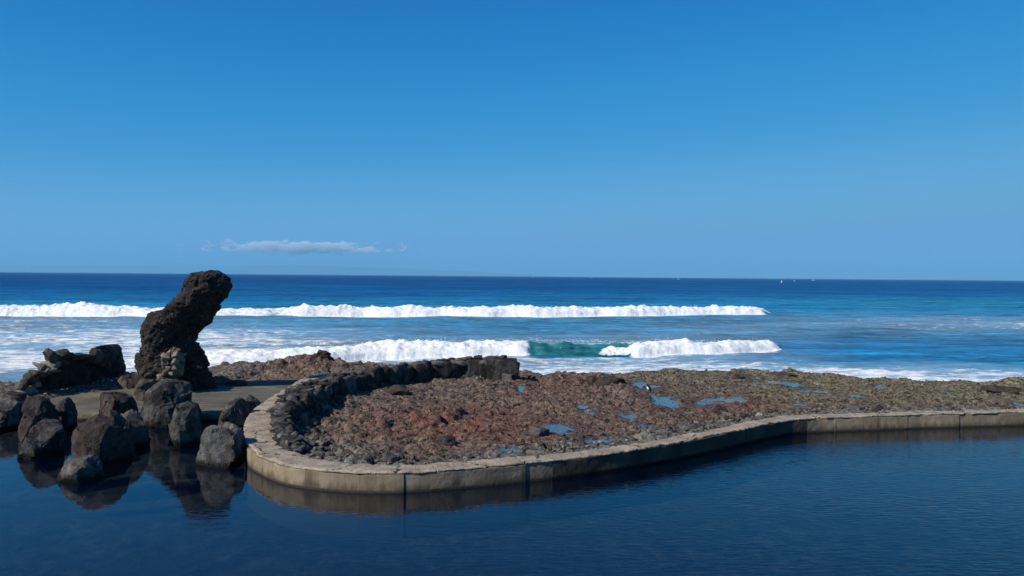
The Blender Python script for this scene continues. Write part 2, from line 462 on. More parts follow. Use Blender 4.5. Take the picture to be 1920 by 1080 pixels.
c = k.mix(k.math('MULTIPLY', k.attr('pool_shine'), 0.6), c, (0.30, 0.31, 0.30))  # tide pool floors painted paler to imitate a brighter sky reflection
rg = k.maprange(k.attr("wet"), 0, 1, 0.9, 0.5)
hh = k.math('ADD', k.math('MULTIPLY', n2, 1.0), k.math('ADD', k.math('MULTIPLY', n3, 0.6), k.math('MULTIPLY', n4, 0.5)))
M_REEF = k.done(k.bsdf(c, rg, k.bump(hh, 0.9, 0.07), spec=0.1))
tag(link("lava_reef", reef_me, M_REEF), "rough red brown lava reef between the concrete wall and the sea", kind='structure')

# ------------------------------------------------------------------ tide pools
def water_sheet_material(name, tint, bump_dist, ripple_scale, rough=0.02):
    k = NT(name)
    n = k.noise(k.map(None, (1, 1, 1)), ripple_scale, 3, 0.5)
    nrm = k.bump(n, 1.0, bump_dist)
    tr = k.n('BsdfTransparent'); tr.inputs[0].default_value = (*tint, 1)
    gl = k.n('BsdfGlossy'); gl.inputs['Roughness'].default_value = rough; k.set(gl.inputs['Normal'], nrm)
    mx = k.n('MixShader'); k.set(mx.inputs[0], schlick(k, nrm, 0.03)); k.set(mx.inputs[1], tr.outputs[0]); k.set(mx.inputs[2], gl.outputs[0])
    return k.done(mx.outputs[0])
M_TIDE = water_sheet_material("tide_pool_water", (0.75, 0.8, 0.8), 0.002, 9)
for (ex, ey, rx, ry, lvl) in pool_geo:
    a = np.linspace(0, 2 * np.pi, 28, endpoint=False)
    co = np.stack([rx * np.cos(a), ry * np.sin(a), 0 * a], 1)
    me = bpy.data.meshes.new("tide_pool"); me.from_pydata([tuple(p) for p in co], [], [tuple(range(28))])
    tag(link("tide_pool", me, M_TIDE, loc=(ex, ey, lvl)), "shallow tide pool in the lava reef reflecting blue sky", kind='structure')

# ------------------------------------------------------------------ the bathing pool
k = NT("pool_floor_rock")
n1 = k.noise(None, 0.5, 6, 0.6); n2 = k.noise(None, 2.2, 6, 0.65)
c = k.ramp(n2, (0.38, (0.006, 0.008, 0.010)), (0.5, (0.024, 0.028, 0.026)), (0.62, (0.062, 0.064, 0.048)))
c = k.mix(k.maprange(n1, 0.42, 0.62), c, (0.02, 0.024, 0.026))
M_FLOOR = k.done(k.bsdf(c, 0.9, k.bump(n2, 1.0, 0.15)))
fx, fy = np.meshgrid(np.linspace(-60, 70, 180), np.linspace(-4, 41, 90))
fz = -1.15 + 0.10 * fbm(fx * .5, fy * .5, octs=3)
me = raw_mesh("pool_floor", np.stack([fx, fy, fz], -1).reshape(-1, 3), grid_faces(90, 180))
tag(link("pool_floor", me, M_FLOOR), "dark rocky bottom of the sea water pool", kind='structure')

k = NT("pool_water")
pos = k.tc
# wind ripples: fine oblique wavelets, stronger towards the open right side; big patches of calm
big = k.noise(k.map(None, (0.10, 0.22, 1)), 1.0, 3, 0.5)
wind = k.math('MULTIPLY', k.maprange(k.sep(pos, 0), -8, 7, 0.10, 1.0), k.maprange(big, 0.35, 0.65, 0.45, 1.15))
r1 = k.noise(k.map(None, (2.6, 9.0, 1), (0, 0, math.radians(-22))), 1.0, 2, 0.45, 0.3)
r2 = k.noise(k.map(None, (5.0, 12.0, 1), (0, 0, math.radians(-30))), 1.0, 2, 0.5, 0.2)
r3 = k.noise(k.map(None, (0.9, 1.6, 1)), 1.0, 2, 0.5, 0.2)
hh = k.math('ADD', k.math('MULTIPLY', r1, 0.013), k.math('MULTIPLY', r2, 0.005))
hh = k.math('ADD', k.math('MULTIPLY', hh, wind), k.math('MULTIPLY', r3, 0.003))
nrm = k.bump(hh, 1.0, 1.0)
tr = k.n('BsdfTransparent'); tr.inputs[0].default_value = (0.50, 0.58, 0.62, 1)
gl = k.n('BsdfGlossy'); gl.inputs['Roughness'].default_value = 0.015; k.set(gl.inputs['Normal'], nrm)
df = k.n('BsdfDiffuse'); df.inputs[0].default_value = (0.008, 0.050, 0.24, 1)      # light scattered inside the water itself
m0 = k.n('MixShader'); m0.inputs[0].default_value = 0.03; k.set(m0.inputs[1], tr.outputs[0]); k.set(m0.inputs[2], df.outputs[0])
mx = k.n('MixShader'); k.set(mx.inputs[0], schlick(k, nrm, 0.07)); k.set(mx.inputs[1], m0.outputs[0]); k.set(mx.inputs[2], gl.outputs[0])
M_POOL = k.done(mx.outputs[0])
px_, py_ = np.meshgrid(np.linspace(-60, 70, 131), np.linspace(-4, 40.5, 90))
me = raw_mesh("pool_water", np.stack([px_, py_, 0 * px_], -1).reshape(-1, 3), grid_faces(90, 131, ~((px_[:-1, :-1] < -10.5) & (py_[:-1, :-1] > 34.0))))
tag(link("pool_water", me, M_POOL), "calm dark blue water of the tidal bathing pool", kind='structure')

# ------------------------------------------------------------------ sea
def tab(x, pts):
    p = np.array(pts, float); return np.interp(x, p[:, 0], p[:, 1])
SEA = -0.35
rows = np.concatenate([np.arange(34.6, 50, 0.2), np.arange(50, 70, 0.10), np.arange(70, 104, 0.40), np.arange(104, 136, 0.2), 136 * np.exp(np.arange(0, 4.75, 0.013))])
rows = rows[rows < 14000]
tcol = np.linspace(-0.84, 0.84, 1020)
T, SY = np.meshgrid(tcol, rows)
SX = T * SY
P0 = 960 + FPX * T                    # azimuth, as a pixel column of the photograph
_, PYF = to_px(SX, SY, np.full_like(SX, SEA))
P = P0 + 11 * fbm(SX * 0.35, SY * 0.45, octs=4, gain=.6)      # ragged ends of foam patches
fade = 1 / (1 + (SY / 400) ** 2)
Z = 0.16 * fbm(SX * 0.05, SY * 0.13, octs=3) * fade + 0.15 * fbm(SX * 0.16, SY * 0.5 + 3, octs=4) * sstep(500, 100, SY)
Z += 0.35 * np.clip(fbm(SX * 0.006, SY * 0.03 + 9, octs=2), -1, 1) * sstep(140, 260, SY) * sstep(3000, 600, SY)
jit = 1.0 * fbm(SX * 0.12, 0 * SX + 3, octs=3) + 0.15 * fbm(SX * 0.6, 0 * SX + 13, octs=3)
lump = lambda s, o: fbm(SX * s, SY * s + o, octs=4, gain=0.55)
trail = np.zeros_like(SX); foamb = np.zeros_like(SX); teal = np.zeros_like(SX); sheet = np.zeros_like(SX)
def breaker(yb, hts, wf, wb, lumps, white):
    global Z, foamb, trail
    base = tab(P0, yb) + jit
    h = tab(P0, hts) * 0.76
    crest = base + wf
    u = (SY - base) / wf
    v = (SY - crest) / wb
    uc = np.clip(u, 0, 1); w = tab(P, white)
    roller = np.sqrt(np.clip(1 - (1 - uc) ** 2.2, 0, 1))
    face = sstep(0, 1, uc) ** 0.8
    prof = np.where(SY < crest, face + (roller - face) * w, np.exp(-np.clip(v, 0, None) * 2.2))
    prof = np.where(SY < base, 0, prof)
    hh = h * (0.94 + 0.20 * fbm(SX * 0.11, 0 * SX + yb[0][0] * .01, octs=3) + 0.45 * np.clip(fbm(SX * 0.33, 0 * SX + yb[0][0] * .013 + 4, octs=4, gain=.55), 0, 1) ** 1.6)
    Z = Z * (1 - 0.8 * (prof > 0.05)) + hh * prof
    m = w * sstep(-0.45, 0.05, u) * sstep(1.2, 0.4, (SY - crest))
    Z += m * lumps * (0.5 + 0.5 * np.minimum(h, 1.5)) * (1.0 * np.abs(fbm(SX * 0.55, SY * 1.3 + Z * 0.8, octs=4, gain=0.5)) + 0.16 * fbm(SX * 2.6, SY * 4, octs=3) - 0.22) * sstep(0.02, 0.25, u)
    foamb = np.maximum(foamb, m)
    trail = np.maximum(trail, w * np.maximum(0.72 * sstep(9, 0.8, SY - crest) * (SY > crest), 0.66 * sstep(-1.8, -0.1, u) * (u < 0.3)))
    return base, crest, h, u, v, prof
ba = breaker([(-500, 104), (0, 106), (300, 108), (560, 112), (1000, 116), (1440, 127), (1920, 135), (2400, 140)],
        [(-600, 1.5), (0, 1.65), (60, 1.75), (115, 2.05), (200, 1.65), (300, 1.5), (380, 1.2), (430, 1.15), (540, 1.45), (575, 1.75), (700, 1.65), (1000, 1.75), (1300, 1.75), (1400, 1.7), (1430, 1.3), (1441, .5), (1452, 0.2), (1920, 0.15)],
        2.6, 9, 0.34, [(-600, 1), (320, 1), (400, .72), (440, .58), (480, .66), (520, .52), (565, 1), (1434, 1), (1446, 0)])
bb = breaker([(100, 47), (250, 49.5), (380, 51.5), (640, 55), (850, 58.3), (1200, 59.6), (1300, 61), (1450, 65), (1700, 67)],
        [(150, 0), (250, .35), (380, .65), (560, .8), (640, 1.0), (690, 1.22), (800, 1.4), (990, 1.32), (1100, 1.24), (1190, 1.22), (1300, 1.15), (1400, 1.0), (1450, .6), (1468, .15), (1490, 0)],
        2.1, 7, 0.30, [(150, 0), (260, .8), (380, 1), (975, 1), (1000, 0), (1180, 0), (1198, 1), (1452, 1), (1466, 0)])
base, crest, h, u, v, prof = bb
barrel = sstep(975, 1000, P) * sstep(1205, 1180, P)
n_lip = fbm(SX * 1.5, SY * .8, octs=4)
teal = np.maximum(teal, barrel * sstep(-0.4, 0.1, u) * sstep(1.6, 0.6, SY - crest))
foamb = np.maximum(foamb, barrel * sstep(0.86, 0.98, u + 0.10 * n_lip) * sstep(2.6, 0.9, SY - crest) * (0.55 + 0.35 * n_lip))
lower = sstep(1118, 1140, P) * sstep(1205, 1185, P) * sstep(0.05, 0.2, u) * sstep(0.66, 0.5, u + 0.12 * n_lip)
foamb = np.maximum(foamb, lower); Z += lower * 0.18 * np.abs(lump(2, 3))
base, crest, h, u, v, prof = ba
teal = np.maximum(teal, 0.8 * sstep(390, 420, P) * sstep(720, 560, P) * sstep(-0.2, 0.2, u) * sstep(1.2, 0.5, SY - crest))
# foam sheets left by earlier waves: density read off the photograph, row (py) by column (px)
fcol = [-500, 0, 200, 400, 600, 800, 1000, 1200, 1400, 1600, 1920, 2500]
ftab = [(545, [0] * 12), (580, [0] * 12),
        (592, [.4, .4, .35, .2, .10, .06, .04, .05, .10, .16, .10, .1]),
        (600, [.5, .5, .42, .28, .18, .14, .12, .10, .18, .36, .44, .4]),
        (610, [.55, .55, .5, .42, .28, .14, .08, .16, .34, .34, .55, .5]),
        (625, [.6, .62, .62, .64, .46, .26, .12, .28, .36, .12, .16, .2]),
        (640, [.66, .68, .68, .74, .68, .46, .48, .46, .26, .06, .08, .1]),
        (655, [.7, .68, .62, .66, .62, .45, .40, .30, .12, .03, .04, .1]),
        (668, [.75, .78, .72, .78, .72, .60, .56, .52, .38, .03, .03, .1]),
        (680, [.7, .74, .78, .82, .78, .76, .70, .60, .50, .20, .04, .1]),
        (690, [.6, .62, .7, .8, .8, .78, .74, .68, .70, .62, .30, .1]),
        (700, [.5, .5, .65, .8, .8, .75, .70, .70, .74, .76, .66, .5]),
        (712, [.4, .42, .6, .8, .8, .75, .70, .70, .76, .80, .82, .7]),
        (740, [.5, .45, .6, .8, .8, .75, .7, .7, .75, .75, .78, .8])]
rowsv = np.array([np.interp(P0[0], fcol, r[1]) for r in ftab])
ry_ = np.array([r[0] for r in ftab], float)
pyc = np.clip(PYF + 5 * fbm(SX * .08, SY * .15, octs=3), ry_[0], ry_[-1] - 1e-3)
ii = np.clip(np.searchsorted(ry_, pyc, side='right') - 1, 0, len(ry_) - 2)
tt = (pyc - ry_[ii]) / (ry_[ii + 1] - ry_[ii])
cidx = np.broadcast_to(np.arange(len(tcol)), P0.shape)
dens = rowsv[ii, cidx] * (1 - tt) + rowsv[ii + 1, cidx] * tt
Z += 0.06 * dens * np.abs(fbm(SX * 0.9, SY * 1.2, octs=4)) * (foamb < .3)
dens = np.maximum(dens, trail)
# water colour
tint = np.empty(SX.shape + (3,))
deep, mid_, turq, shal, tea = [np.array(c) for c in ((0.001, 0.056, 0.220), (0.005, 0.128, 0.35), (0.022, 0.245, 0.46), (0.040, 0.225, 0.40), (0.013, 0.115, 0.150))]
dep = np.interp(PYF, [519, 530, 545, 556, 566, 580, 610, 640, 665, 700], [0, .25, .75, 1.35, 1.9, 2.1, 2.3, 2.2, 2.4, 2.6]) + 0.45 * fbm(SX * 0.012, SY * 0.02, octs=3)
dep = np.clip(dep, 0, 3)
for i, (a, b) in enumerate(((deep, mid_), (mid_, turq), (turq, shal))):
    m = (dep >= i) & (dep <= i + 1)
    f = (dep - i)[..., None]
    tint[m] = (a + (b - a) * f)[m]
dk = (sstep(1250, 1500, P) * sstep(620, 650, PYF) * sstep(690, 660, PYF))[..., None]
tint = tint * (1 - 0.45 * dk) + 0.45 * dk * mid_
base, crest, h, u, v, prof = bb
tg_ = np.clip(u + 0.2 * n_lip, 0, 1)[..., None] ** 1.3
tea_g = tea * (1 - tg_) + np.array((0.042, 0.25, 0.270)) * tg_
tint = tint * (1 - teal[..., None]) + tea_g * teal[..., None]
sea_me = raw_mesh("sea", np.stack([SX, SY, Z + SEA], -1).reshape(-1, 3), grid_faces(len(rows), len(tcol), ~((SY[:-1, :-1] < 40.6) & (SX[:-1, :-1] > -16))))
cattr(sea_me, "tint", tint); fattr(sea_me, "foam", foamb); fattr(sea_me, "froth", dens * (1 - np.clip(teal * 1.2, 0, 1)))
k = NT("sea_water")
pos = k.tc
nA = k.noise(k.map(None, (0.34, 0.58, 1)), 1.0, 8, 0.66, 1.1)
nB = k.noise(k.map(None, (0.9, 2.2, 1)), 1.0, 6, 0.65, 0.4)
nC = k.noise(k.map(None, (0.05, 0.16, 1)), 1.0, 4, 0.6, 0.3)
pat = k.math('ADD', k.math('MULTIPLY', nA, 0.5), k.math('ADD', k.math('MULTIPLY', nB, 0.32), k.math('MULTIPLY', nC, 0.18)))
thr = k.maprange(k.attr("froth"), 0.0, 1.0, 0.64, 0.31)
fo = k.n('MapRange'); fo.interpolation_type = 'SMOOTHSTEP'
k.set(fo.inputs[0], pat); k.set(fo.inputs[1], thr); k.set(fo.inputs[2], k.math('ADD', thr, 0.17))
sheetf = k.math('MULTIPLY', fo.outputs[0], k.maprange(k.attr("froth"), 0, 0.12))
haz = k.math('MULTIPLY', k.attr("froth"), 0.34)
fb = k.attr("foam")
brk = k.maprange(k.math('ADD', fb, k.math('MULTIPLY', k.math('SUBTRACT', nB, 0.5), 0.9)), 0.30, 0.62)
foam = k.math('MAXIMUM', k.math('MAXIMUM', sheetf, haz), brk, True)
wn1 = k.noise(k.map(None, (0.5, 1.3, 1)), 1.0, 6, 0.62); wn2 = k.noise(k.map(None, (0.06, 0.20, 1)), 1.0, 4, 0.6)
hw = k.math('ADD', k.math('MULTIPLY', wn1, 0.35), k.math('MULTIPLY', wn2, 1.6))
nb = k.bump(hw, 1.0, 1.0)
nc = k.n('TexNoise'); k.set(nc.inputs['Vector'], k.map(None, (0.9, 1.9, 1))); nc.inputs['Scale'].default_value = 1.0; nc.inputs['Detail'].default_value = 3
vm = k.n('VectorMath'); vm.operation = 'SUBTRACT'; k.set(vm.inputs[0], nc.outputs['Color']); vm.inputs[1].default_value = (0.5, 0.5, 0.5)
vm2 = k.n('VectorMath'); vm2.operation = 'MULTIPLY'; k.set(vm2.inputs[0], vm.outputs[0]); vm2.inputs[1].default_value = (1.1, 1.5, 0.0)
vm3 = k.n('VectorMath'); vm3.operation = 'ADD'; k.set(vm3.inputs[0], nb); k.set(vm3.inputs[1], vm2.outputs[0])
vm4 = k.n('VectorMath'); vm4.operation = 'NORMALIZE'; k.set(vm4.inputs[0], vm3.outputs[0])
nw = vm4.outputs[0]
wd_ = k.n('BsdfDiffuse'); pt_ = k.noise(k.map(None, (0.035, 0.16, 1)), 1.0, 6, 0.66, 0.5); pt2_ = k.noise(k.map(None, (0.25, 0.9, 1)), 1.0, 5, 0.65, 0.4)
pm_ = k.math('ADD', k.maprange(pt_, 0.34, 0.66, 0.48, 1.15), k.maprange(pt2_, 0.32, 0.68, -0.42, 0.44))
vs_ = k.n('VectorMath'); vs_.operation = 'SCALE'; k.set(vs_.inputs[0], k.attr("tint", 'Color')); k.set(vs_.inputs['Scale'], pm_)
k.set(wd_.inputs[0], vs_.outputs[0]); k.set(wd_.inputs['Normal'], nw)
wg_ = k.n('BsdfGlossy'); wg_.inputs['Roughness'].default_value = 0.12; k.set(wg_.inputs['Normal'], nw)
wm_ = k.n('MixShader'); k.set(wm_.inputs[0], k.math('MINIMUM', k.math('MULTIPLY', schlick(k, nw, 0.02), 0.7), 0.15)); k.set(wm_.inputs[1], wd_.outputs[0]); k.set(wm_.inputs[2], wg_.outputs[0])
water = wm_.outputs[0]     # waves hide one another at grazing angles, so a rough sea never mirrors fully
fcol_ = k.mix(k.maprange(k.math('ADD', k.math('MULTIPLY', nB, 0.5), k.math('MULTIPLY', k.noise(None, 1.6, 6, 0.7), 0.5)), 0.37, 0.50), (0.56, 0.65, 0.71), (0.85, 0.86, 0.85))
fh = k.math('ADD', k.noise(None, 2.6, 6, 0.65), k.math('MULTIPLY', nB, 0.6))
foam_s = k.bsdf(fcol_, 0.9, k.bump(fh, 0.7, 0.16), 1.4, 0.1)
mx = k.n('MixShader'); k.set(mx.inputs[0], foam); k.set(mx.inputs[1], water); k.set(mx.inputs[2], foam_s)
M_SEA = k.done(mx.outputs[0])
tag(link("sea", sea_me, M_SEA), "open blue sea with two lines of white breakers", kind='structure')

# spray thrown up along the crests
def spray(n):
    Vv, Ff = ico(1); Vv, Ff = np.array([(1,0,0),(-1,0,0),(0,1,0),(0,-1,0),(0,0,1),(0,0,-1)], float), np.array([(0,2,4),(2,1,4),(1,3,4),(3,0,4),(2,0,5),(1,2,5),(3,1,5),(0,3,5)]); cs, fs, m = [], [], 0
    base_a, crest_a, h_a = ba[0], ba[1], ba[2]
    base_b, crest_b, h_b = bb[0], bb[1], bb[2]
    for i in range(n):
        far = rng.random() < 0.45
        cr_, hh_ = (crest_a, h_a) if far else (crest_b, h_b)
        px = rng.uniform(-60, 1440) if far else rng.uniform(420, 1462)
        if far and 330 < px < 560: continue
        j = int(np.clip((px - 960) / FPX / (tcol[1] - tcol[0]) + len(tcol) / 2, 0, len(tcol) - 1))
        k_ = int(np.argmin(np.abs(rows - cr_[:, j].mean())))
        cc_ = float(cr_[k_, j]); hg = float(hh_[k_, j])
        clump = abs(float(perlin(np.array([px * 0.06]), np.array([far * 7.0]))[0]))
        up = abs(rng.normal()) * 0.10 * (0.1 + 2.8 * clump ** 1.5)
        y_ = cc_ + rng.normal() * 0.4
        s_ = rng.uniform(0.010, 0.030) * (1.6 if far else 1.0) * (1 - 0.3 * min(up, 1))
        cs.append(Vv * s_ * rng.uniform(.6, 1.5, 3) + np.array([(px - 960) / FPX * y_, y_, SEA + hg * 0.96 + up])); fs.append(Ff + m); m += len(Vv)
    return raw_mesh("sea_spray", np.concatenate(cs), np.concatenate(fs))
k = NT("spray_white"); M_SPRAY = k.done(k.bsdf((0.82, 0.84, 0.85), 0.9, spec=0.1))
tag(link("sea_spray", spray(2200), M_SPRAY), "white spray flecks above the breaking crests", kind='stuff')

# ------------------------------------------------------------------ concrete retaining wall of the pool
k = NT("wall_concrete")
wp = k.geo.outputs['Position']
n1 = k.noise(wp, 1.3, 6, 0.6); n2 = k.noise(wp, 9, 5, 0.65); n3 = k.noise(wp, 40, 3, 0.6)
st = k.noise(k.map(wp, (3.2, 3.2, 0.16)), 1.0, 4, 0.6)
st2 = k.noise(k.map(wp, (9, 9, 0.35)), 1.0, 3, 0.6)
c = k.ramp(n1, (0.30, (0.170, 0.130, 0.085)), (0.52, (0.260, 0.205, 0.138)), (0.72, (0.34, 0.275, 0.195)))
c = k.mix(k.maprange(st, 0.44, 0.30, 0, 0.5), c, (0.062, 0.050, 0.038))
c = k.mix(k.maprange(st2, 0.60, 0.74, 0, 0.5), c, (0.30, 0.27, 0.225))
c = k.mix(k.maprange(n3, 0.66, 0.72, 0, 0.8), c, (0.04, 0.034, 0.028))
zz = k.math('ADD', k.sep(wp, 2), k.math('MULTIPLY', k.math('SUBTRACT', n2, 0.5), 0.07))
c = k.mix(k.maprange(zz, 0.075, 0.035), c, (0.014, 0.014, 0.010))
c = k.mix(k.maprange(zz, 0.02, -0.05), c, (0.022, 0.021, 0.010))
c = k.mix(k.maprange(k.math('ADD', k.sep(wp, 2), k.math('MULTIPLY', k.math('SUBTRACT', st, 0.5), 0.6)), 0.24, 0.06, 0, 0.75), c, (0.055, 0.046, 0.033))
M_CONC = k.done(k.bsdf(c, 0.85, k.bump(k.math('ADD', n2, k.math('MULTIPLY', st, 0.7)), 0.5, 0.03)))
k = NT("crusted_shaded_concrete")      # crusted stretch between two joints, its shade also painted into the colour
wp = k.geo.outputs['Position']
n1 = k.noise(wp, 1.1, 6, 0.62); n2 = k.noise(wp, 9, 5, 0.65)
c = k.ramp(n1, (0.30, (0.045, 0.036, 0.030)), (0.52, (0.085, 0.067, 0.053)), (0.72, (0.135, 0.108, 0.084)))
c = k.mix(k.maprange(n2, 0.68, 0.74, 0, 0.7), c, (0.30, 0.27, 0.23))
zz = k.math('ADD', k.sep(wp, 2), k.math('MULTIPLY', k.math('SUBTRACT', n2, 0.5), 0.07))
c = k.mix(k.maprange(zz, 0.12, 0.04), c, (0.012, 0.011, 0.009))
M_CRUST_SHADE = k.done(k.bsdf(c, 0.9, k.bump(n2, 0.5, 0.03), spec=0.1))
k = NT("coping_mortar")
wp = k.geo.outputs['Position']
n1 = k.noise(wp, 1.6, 6, 0.62); n2 = k.noise(wp, 10, 6, 0.68); n3 = k.voro(wp, 30)
c = k.ramp(n1, (0.30, (0.22, 0.170, 0.122)), (0.50, (0.345, 0.280, 0.212)), (0.70, (0.49, 0.415, 0.325)))
c = k.mix(k.maprange(n2, 0.46, 0.32, 0, 0.85), c, (0.085, 0.068, 0.056))
c = k.mix(k.maprange(n2, 0.58, 0.70, 0, 0.6), c, (0.44, 0.41, 0.37))
cr_ = k.voro(k.map(wp, (1, 1, 1)), 0.33, feat='DISTANCE_TO_EDGE')
c = k.mix(k.maprange(k.math('ADD', cr_, k.math('MULTIPLY', k.math('SUBTRACT', n2, 0.5), 0.12)), 0.012, 0.0), c, (0.03, 0.024, 0.02))
M_COPE = k.done(k.bsdf(c, 0.92, k.bump(k.math('ADD', n2, k.math('MULTIPLY', n3, 0.4)), 0.8, 0.05)))

wall = empty("retaining_wall", (float(OUT[200, 0]), float(OUT[200, 1]), 0.0), "low curved tan concrete wall holding the lava reef above the pool", "retaining wall")
def to_local(co, par):
    return np.asarray(co, float) - np.array(par.location[:])
def near_s(px, py):
    q = np.array(at_z(px, py, WALL_TOP)[:2]); return float(OUT_S[np.argmin(((OUT - q) ** 2).sum(1))])
joints_px = [(535, 728), (472, 771), (463, 836), (542, 872), (675, 884), (756, 884.5), (819, 881), (986, 866.5), (1032, 861), (1215, 839), (1399, 802), (1456, 791), (1512, 784.5), (1552, 782), (1565, 781.5), (1703, 777), (1733, 776), (1800, 774.5), (1872, 772.6)]
joints = [0.0] + [near_s(*p) for p in joints_px] + [OUT_S[-1] - 18, OUT_S[-1] - 9, OUT_S[-1]]
joints = sorted(joints)
def sampled(s):
    o = np.stack([np.interp(s, OUT_S, OUT[:, i]) for i in (0, 1)], 1)
    n = np.stack([np.interp(s, OUT_S, NRM[:, i]) for i in (0, 1)], 1)
    return o, n / np.linalg.norm(n, axis=1, keepdims=True), np.interp(s, OUT_S, WID)
for a, b in zip(joints[:-1], joints[1:]):
    gap = 0.004
    s = np.linspace(a + gap, b - gap, max(4, int((b - a) / 0.10)))
    o, n, w = sampled(s)
    off = 0.012 * rng.normal() + 0.012 * fbm(s * 0.9, 0 * s + a, octs=3)
    # formwork: each panel is made of vertical board marks, a few mm in and out
    board = np.floor(s / 0.21)
    off = off + 0.004 * np.sin(board * 12.9898)
    top = WALL_TOP - 0.062 + 0.012 * fbm(s * 1.7, 0 * s + 3, octs=3)
    ring = []
    for z in (-1.3, -0.30, 0.03, 0.16, 0.32, 0.44):
        e = off + (0.02 if z < 0 else 0.0) * 0 + 0.006 * fbm(s * 3, 0 * s + z * 7, octs=2)
        p = o + n * (0.014 + e)[:, None]
        ring.append(np.concatenate([p, np.full((len(s), 1), z)], 1))
    p = o + n * (0.018 + off)[:, None]; ring.append(np.concatenate([p, top[:, None]], 1))
    p = o + n * (w - 0.08)[:, None]; ring.append(np.concatenate([p, top[:, None]], 1))
    ring.append(np.concatenate([p, np.full((len(s), 1), -1.3)], 1))
    co = np.stack(ring, 0)
    R, C = co.shape[:2]
    f = grid_faces(R, C)
    idx = np.arange(R * C).reshape(R, C)
    me = bpy.data.meshes.new("wall_panel")
    me.from_pydata([tuple(v) for v in to_local(co.reshape(-1, 3), wall)], [], [tuple(q) for q in f] + [tuple(idx[:, 0]), tuple(idx[::-1, -1])])
    for q in me.polygons: q.use_smooth = False
    link("wall_panel", me, M_CRUST_SHADE if near_s(1032, 861) - .05 < (a + b) / 2 < near_s(1488, 786) else M_CONC, wall)
# ragged mortar coping, cast in lengths
cj = sorted([0.0] + [near_s(*p) for p in [(458, 794), (819, 881), (986, 866.5), (1399, 802), (1703, 777)]] + [OUT_S[-1] - 18, OUT_S[-1]])
for a, b in zip(cj[:-1], cj[1:]):
    s = np.linspace(a + 0.004, b - 0.004, max(6, int((b - a) / 0.045)))
    o, n, w = sampled(s)
    cross = np.array([0.0, 0.0, 0.04, 0.2, 0.4, 0.6, 0.8, 0.95, 1.0, 1.0])
    rag = 0.014 * fbm(s * 1.1, 0 * s + 4, octs=3) + 0.012 * fbm(s * 5.5, 0 * s + 9, octs=3) - 0.10 * sstep(0.40, 0.62, perlin(s * 0.45, 0 * s + 2)) - 0.06 * sstep(.32, .5, perlin(s * 1.9, 0 * s + 31))
    ragi = 0.10 * fbm(s * 0.8, 0 * s + 14, octs=4) + 0.05 * fbm(s * 4, 0 * s, octs=2)
    drop = WALL_TOP - 0.050 - 0.030 * np.abs(fbm(s * 1.4, 0 * s + 6, octs=3)) - 0.10 * np.clip(perlin(s * 0.9, 0 * s + 12) - 0.35, 0, 1)
    ring = []
    for j, q in enumerate(cross):
        lo = 0.0 - rag; hi = w + ragi
        p = o + n * (lo + (hi - lo) * q)[:, None]
        zt = WALL_TOP + 0.025 * fbm(p[:, 0] * 1.1, p[:, 1] * 1.1, octs=3) + 0.024 * fbm(p[:, 0] * 6, p[:, 1] * 6, octs=3) - 0.012 * (q == 0.0) - 0.03 * (q >= 0.95)
        if j == 0: zt = drop
        if j == 9: zt = np.full(len(s), WALL_TOP - 0.3)
        ring.append(np.concatenate([p, zt[:, None]], 1))
    # underside back to the panel top
    ring.insert(0, np.concatenate([o + n * 0.12, (WALL_TOP - 0.066 + 0 * s)[:, None]], 1))
    co = np.stack(ring, 0); R, C = co.shape[:2]
    idx = np.arange(R * C).reshape(R, C)
    me = bpy.data.meshes.new("coping")
    me.from_pydata([tuple(v) for v in to_local(co.reshape(-1, 3), wall)], [], [tuple(q) for q in grid_faces(R, C)] + [tuple(idx[:, 0]), tuple(idx[::-1, -1])])
    for q in me.polygons: q.use_smooth = True
    link("coping", me, M_COPE, wall)

# ------------------------------------------------------------------ concrete platform at the foot of the monument
k = NT("weathered_platform")
wp = k.geo.outputs['Position']
n1 = k.noise(wp, 0.8, 6, 0.62); n2 = k.noise(wp, 7, 6, 0.66); n3 = k.noise(k.map(wp, (0.5, 2.4, 1)), 1.0, 4, 0.6)
c = k.ramp(n1, (0.30, (0.070, 0.062, 0.044)), (0.52, (0.125, 0.112, 0.080)), (0.72, (0.19, 0.170, 0.125)))
c = k.mix(k.maprange(n3, 0.46, 0.34, 0, 0.6), c, (0.055, 0.050, 0.036))
c = k.mix(k.maprange(n2, 0.60, 0.72, 0, 0.6), c, (0.24, 0.22, 0.17))
c = k.mix(k.maprange(k.sep(wp, 2), 0.12, 0.05), c, (0.013, 0.013, 0.009))
M_PLAT = k.done(k.bsdf(c, 0.85, k.bump(n2, 0.6, 0.04)))
PZ = 0.24
import bmesh
bm = bmesh.new()
pp, _ = resample(list(map(tuple, plat)) + [tuple(plat[0])], 0.35)
pp = pp[:-1]
tv = [bm.verts.new((x + 0.05 * rng.normal() * .4, y + 0.05 * rng.normal() * .4, PZ)) for x, y in pp]
bv = [bm.verts.new((v.co.x, v.co.y, -1.25)) for v in tv]
bm.faces.new(tv)
for i in range(len(tv)):
    j = (i + 1) % len(tv)
    bm.faces.new((tv[j], tv[i], bv[i], bv[j]))
bmesh.ops.recalc_face_normals(bm, faces=bm.faces)
top = [f for f in bm.faces if len(f.verts) > 4]
bmesh.ops.bevel(bm, geom=[e for e in bm.edges if all(abs(v.co.z - PZ) < 1e-4 for v in e.verts)], offset=0.03, segments=2, affect='EDGES')
me = bpy.data.meshes.new("platform"); bm.to_mesh(me); bm.free()
tag(link("platform", me, M_PLAT), "flat weathered concrete platform behind the pool boulders", "platform")

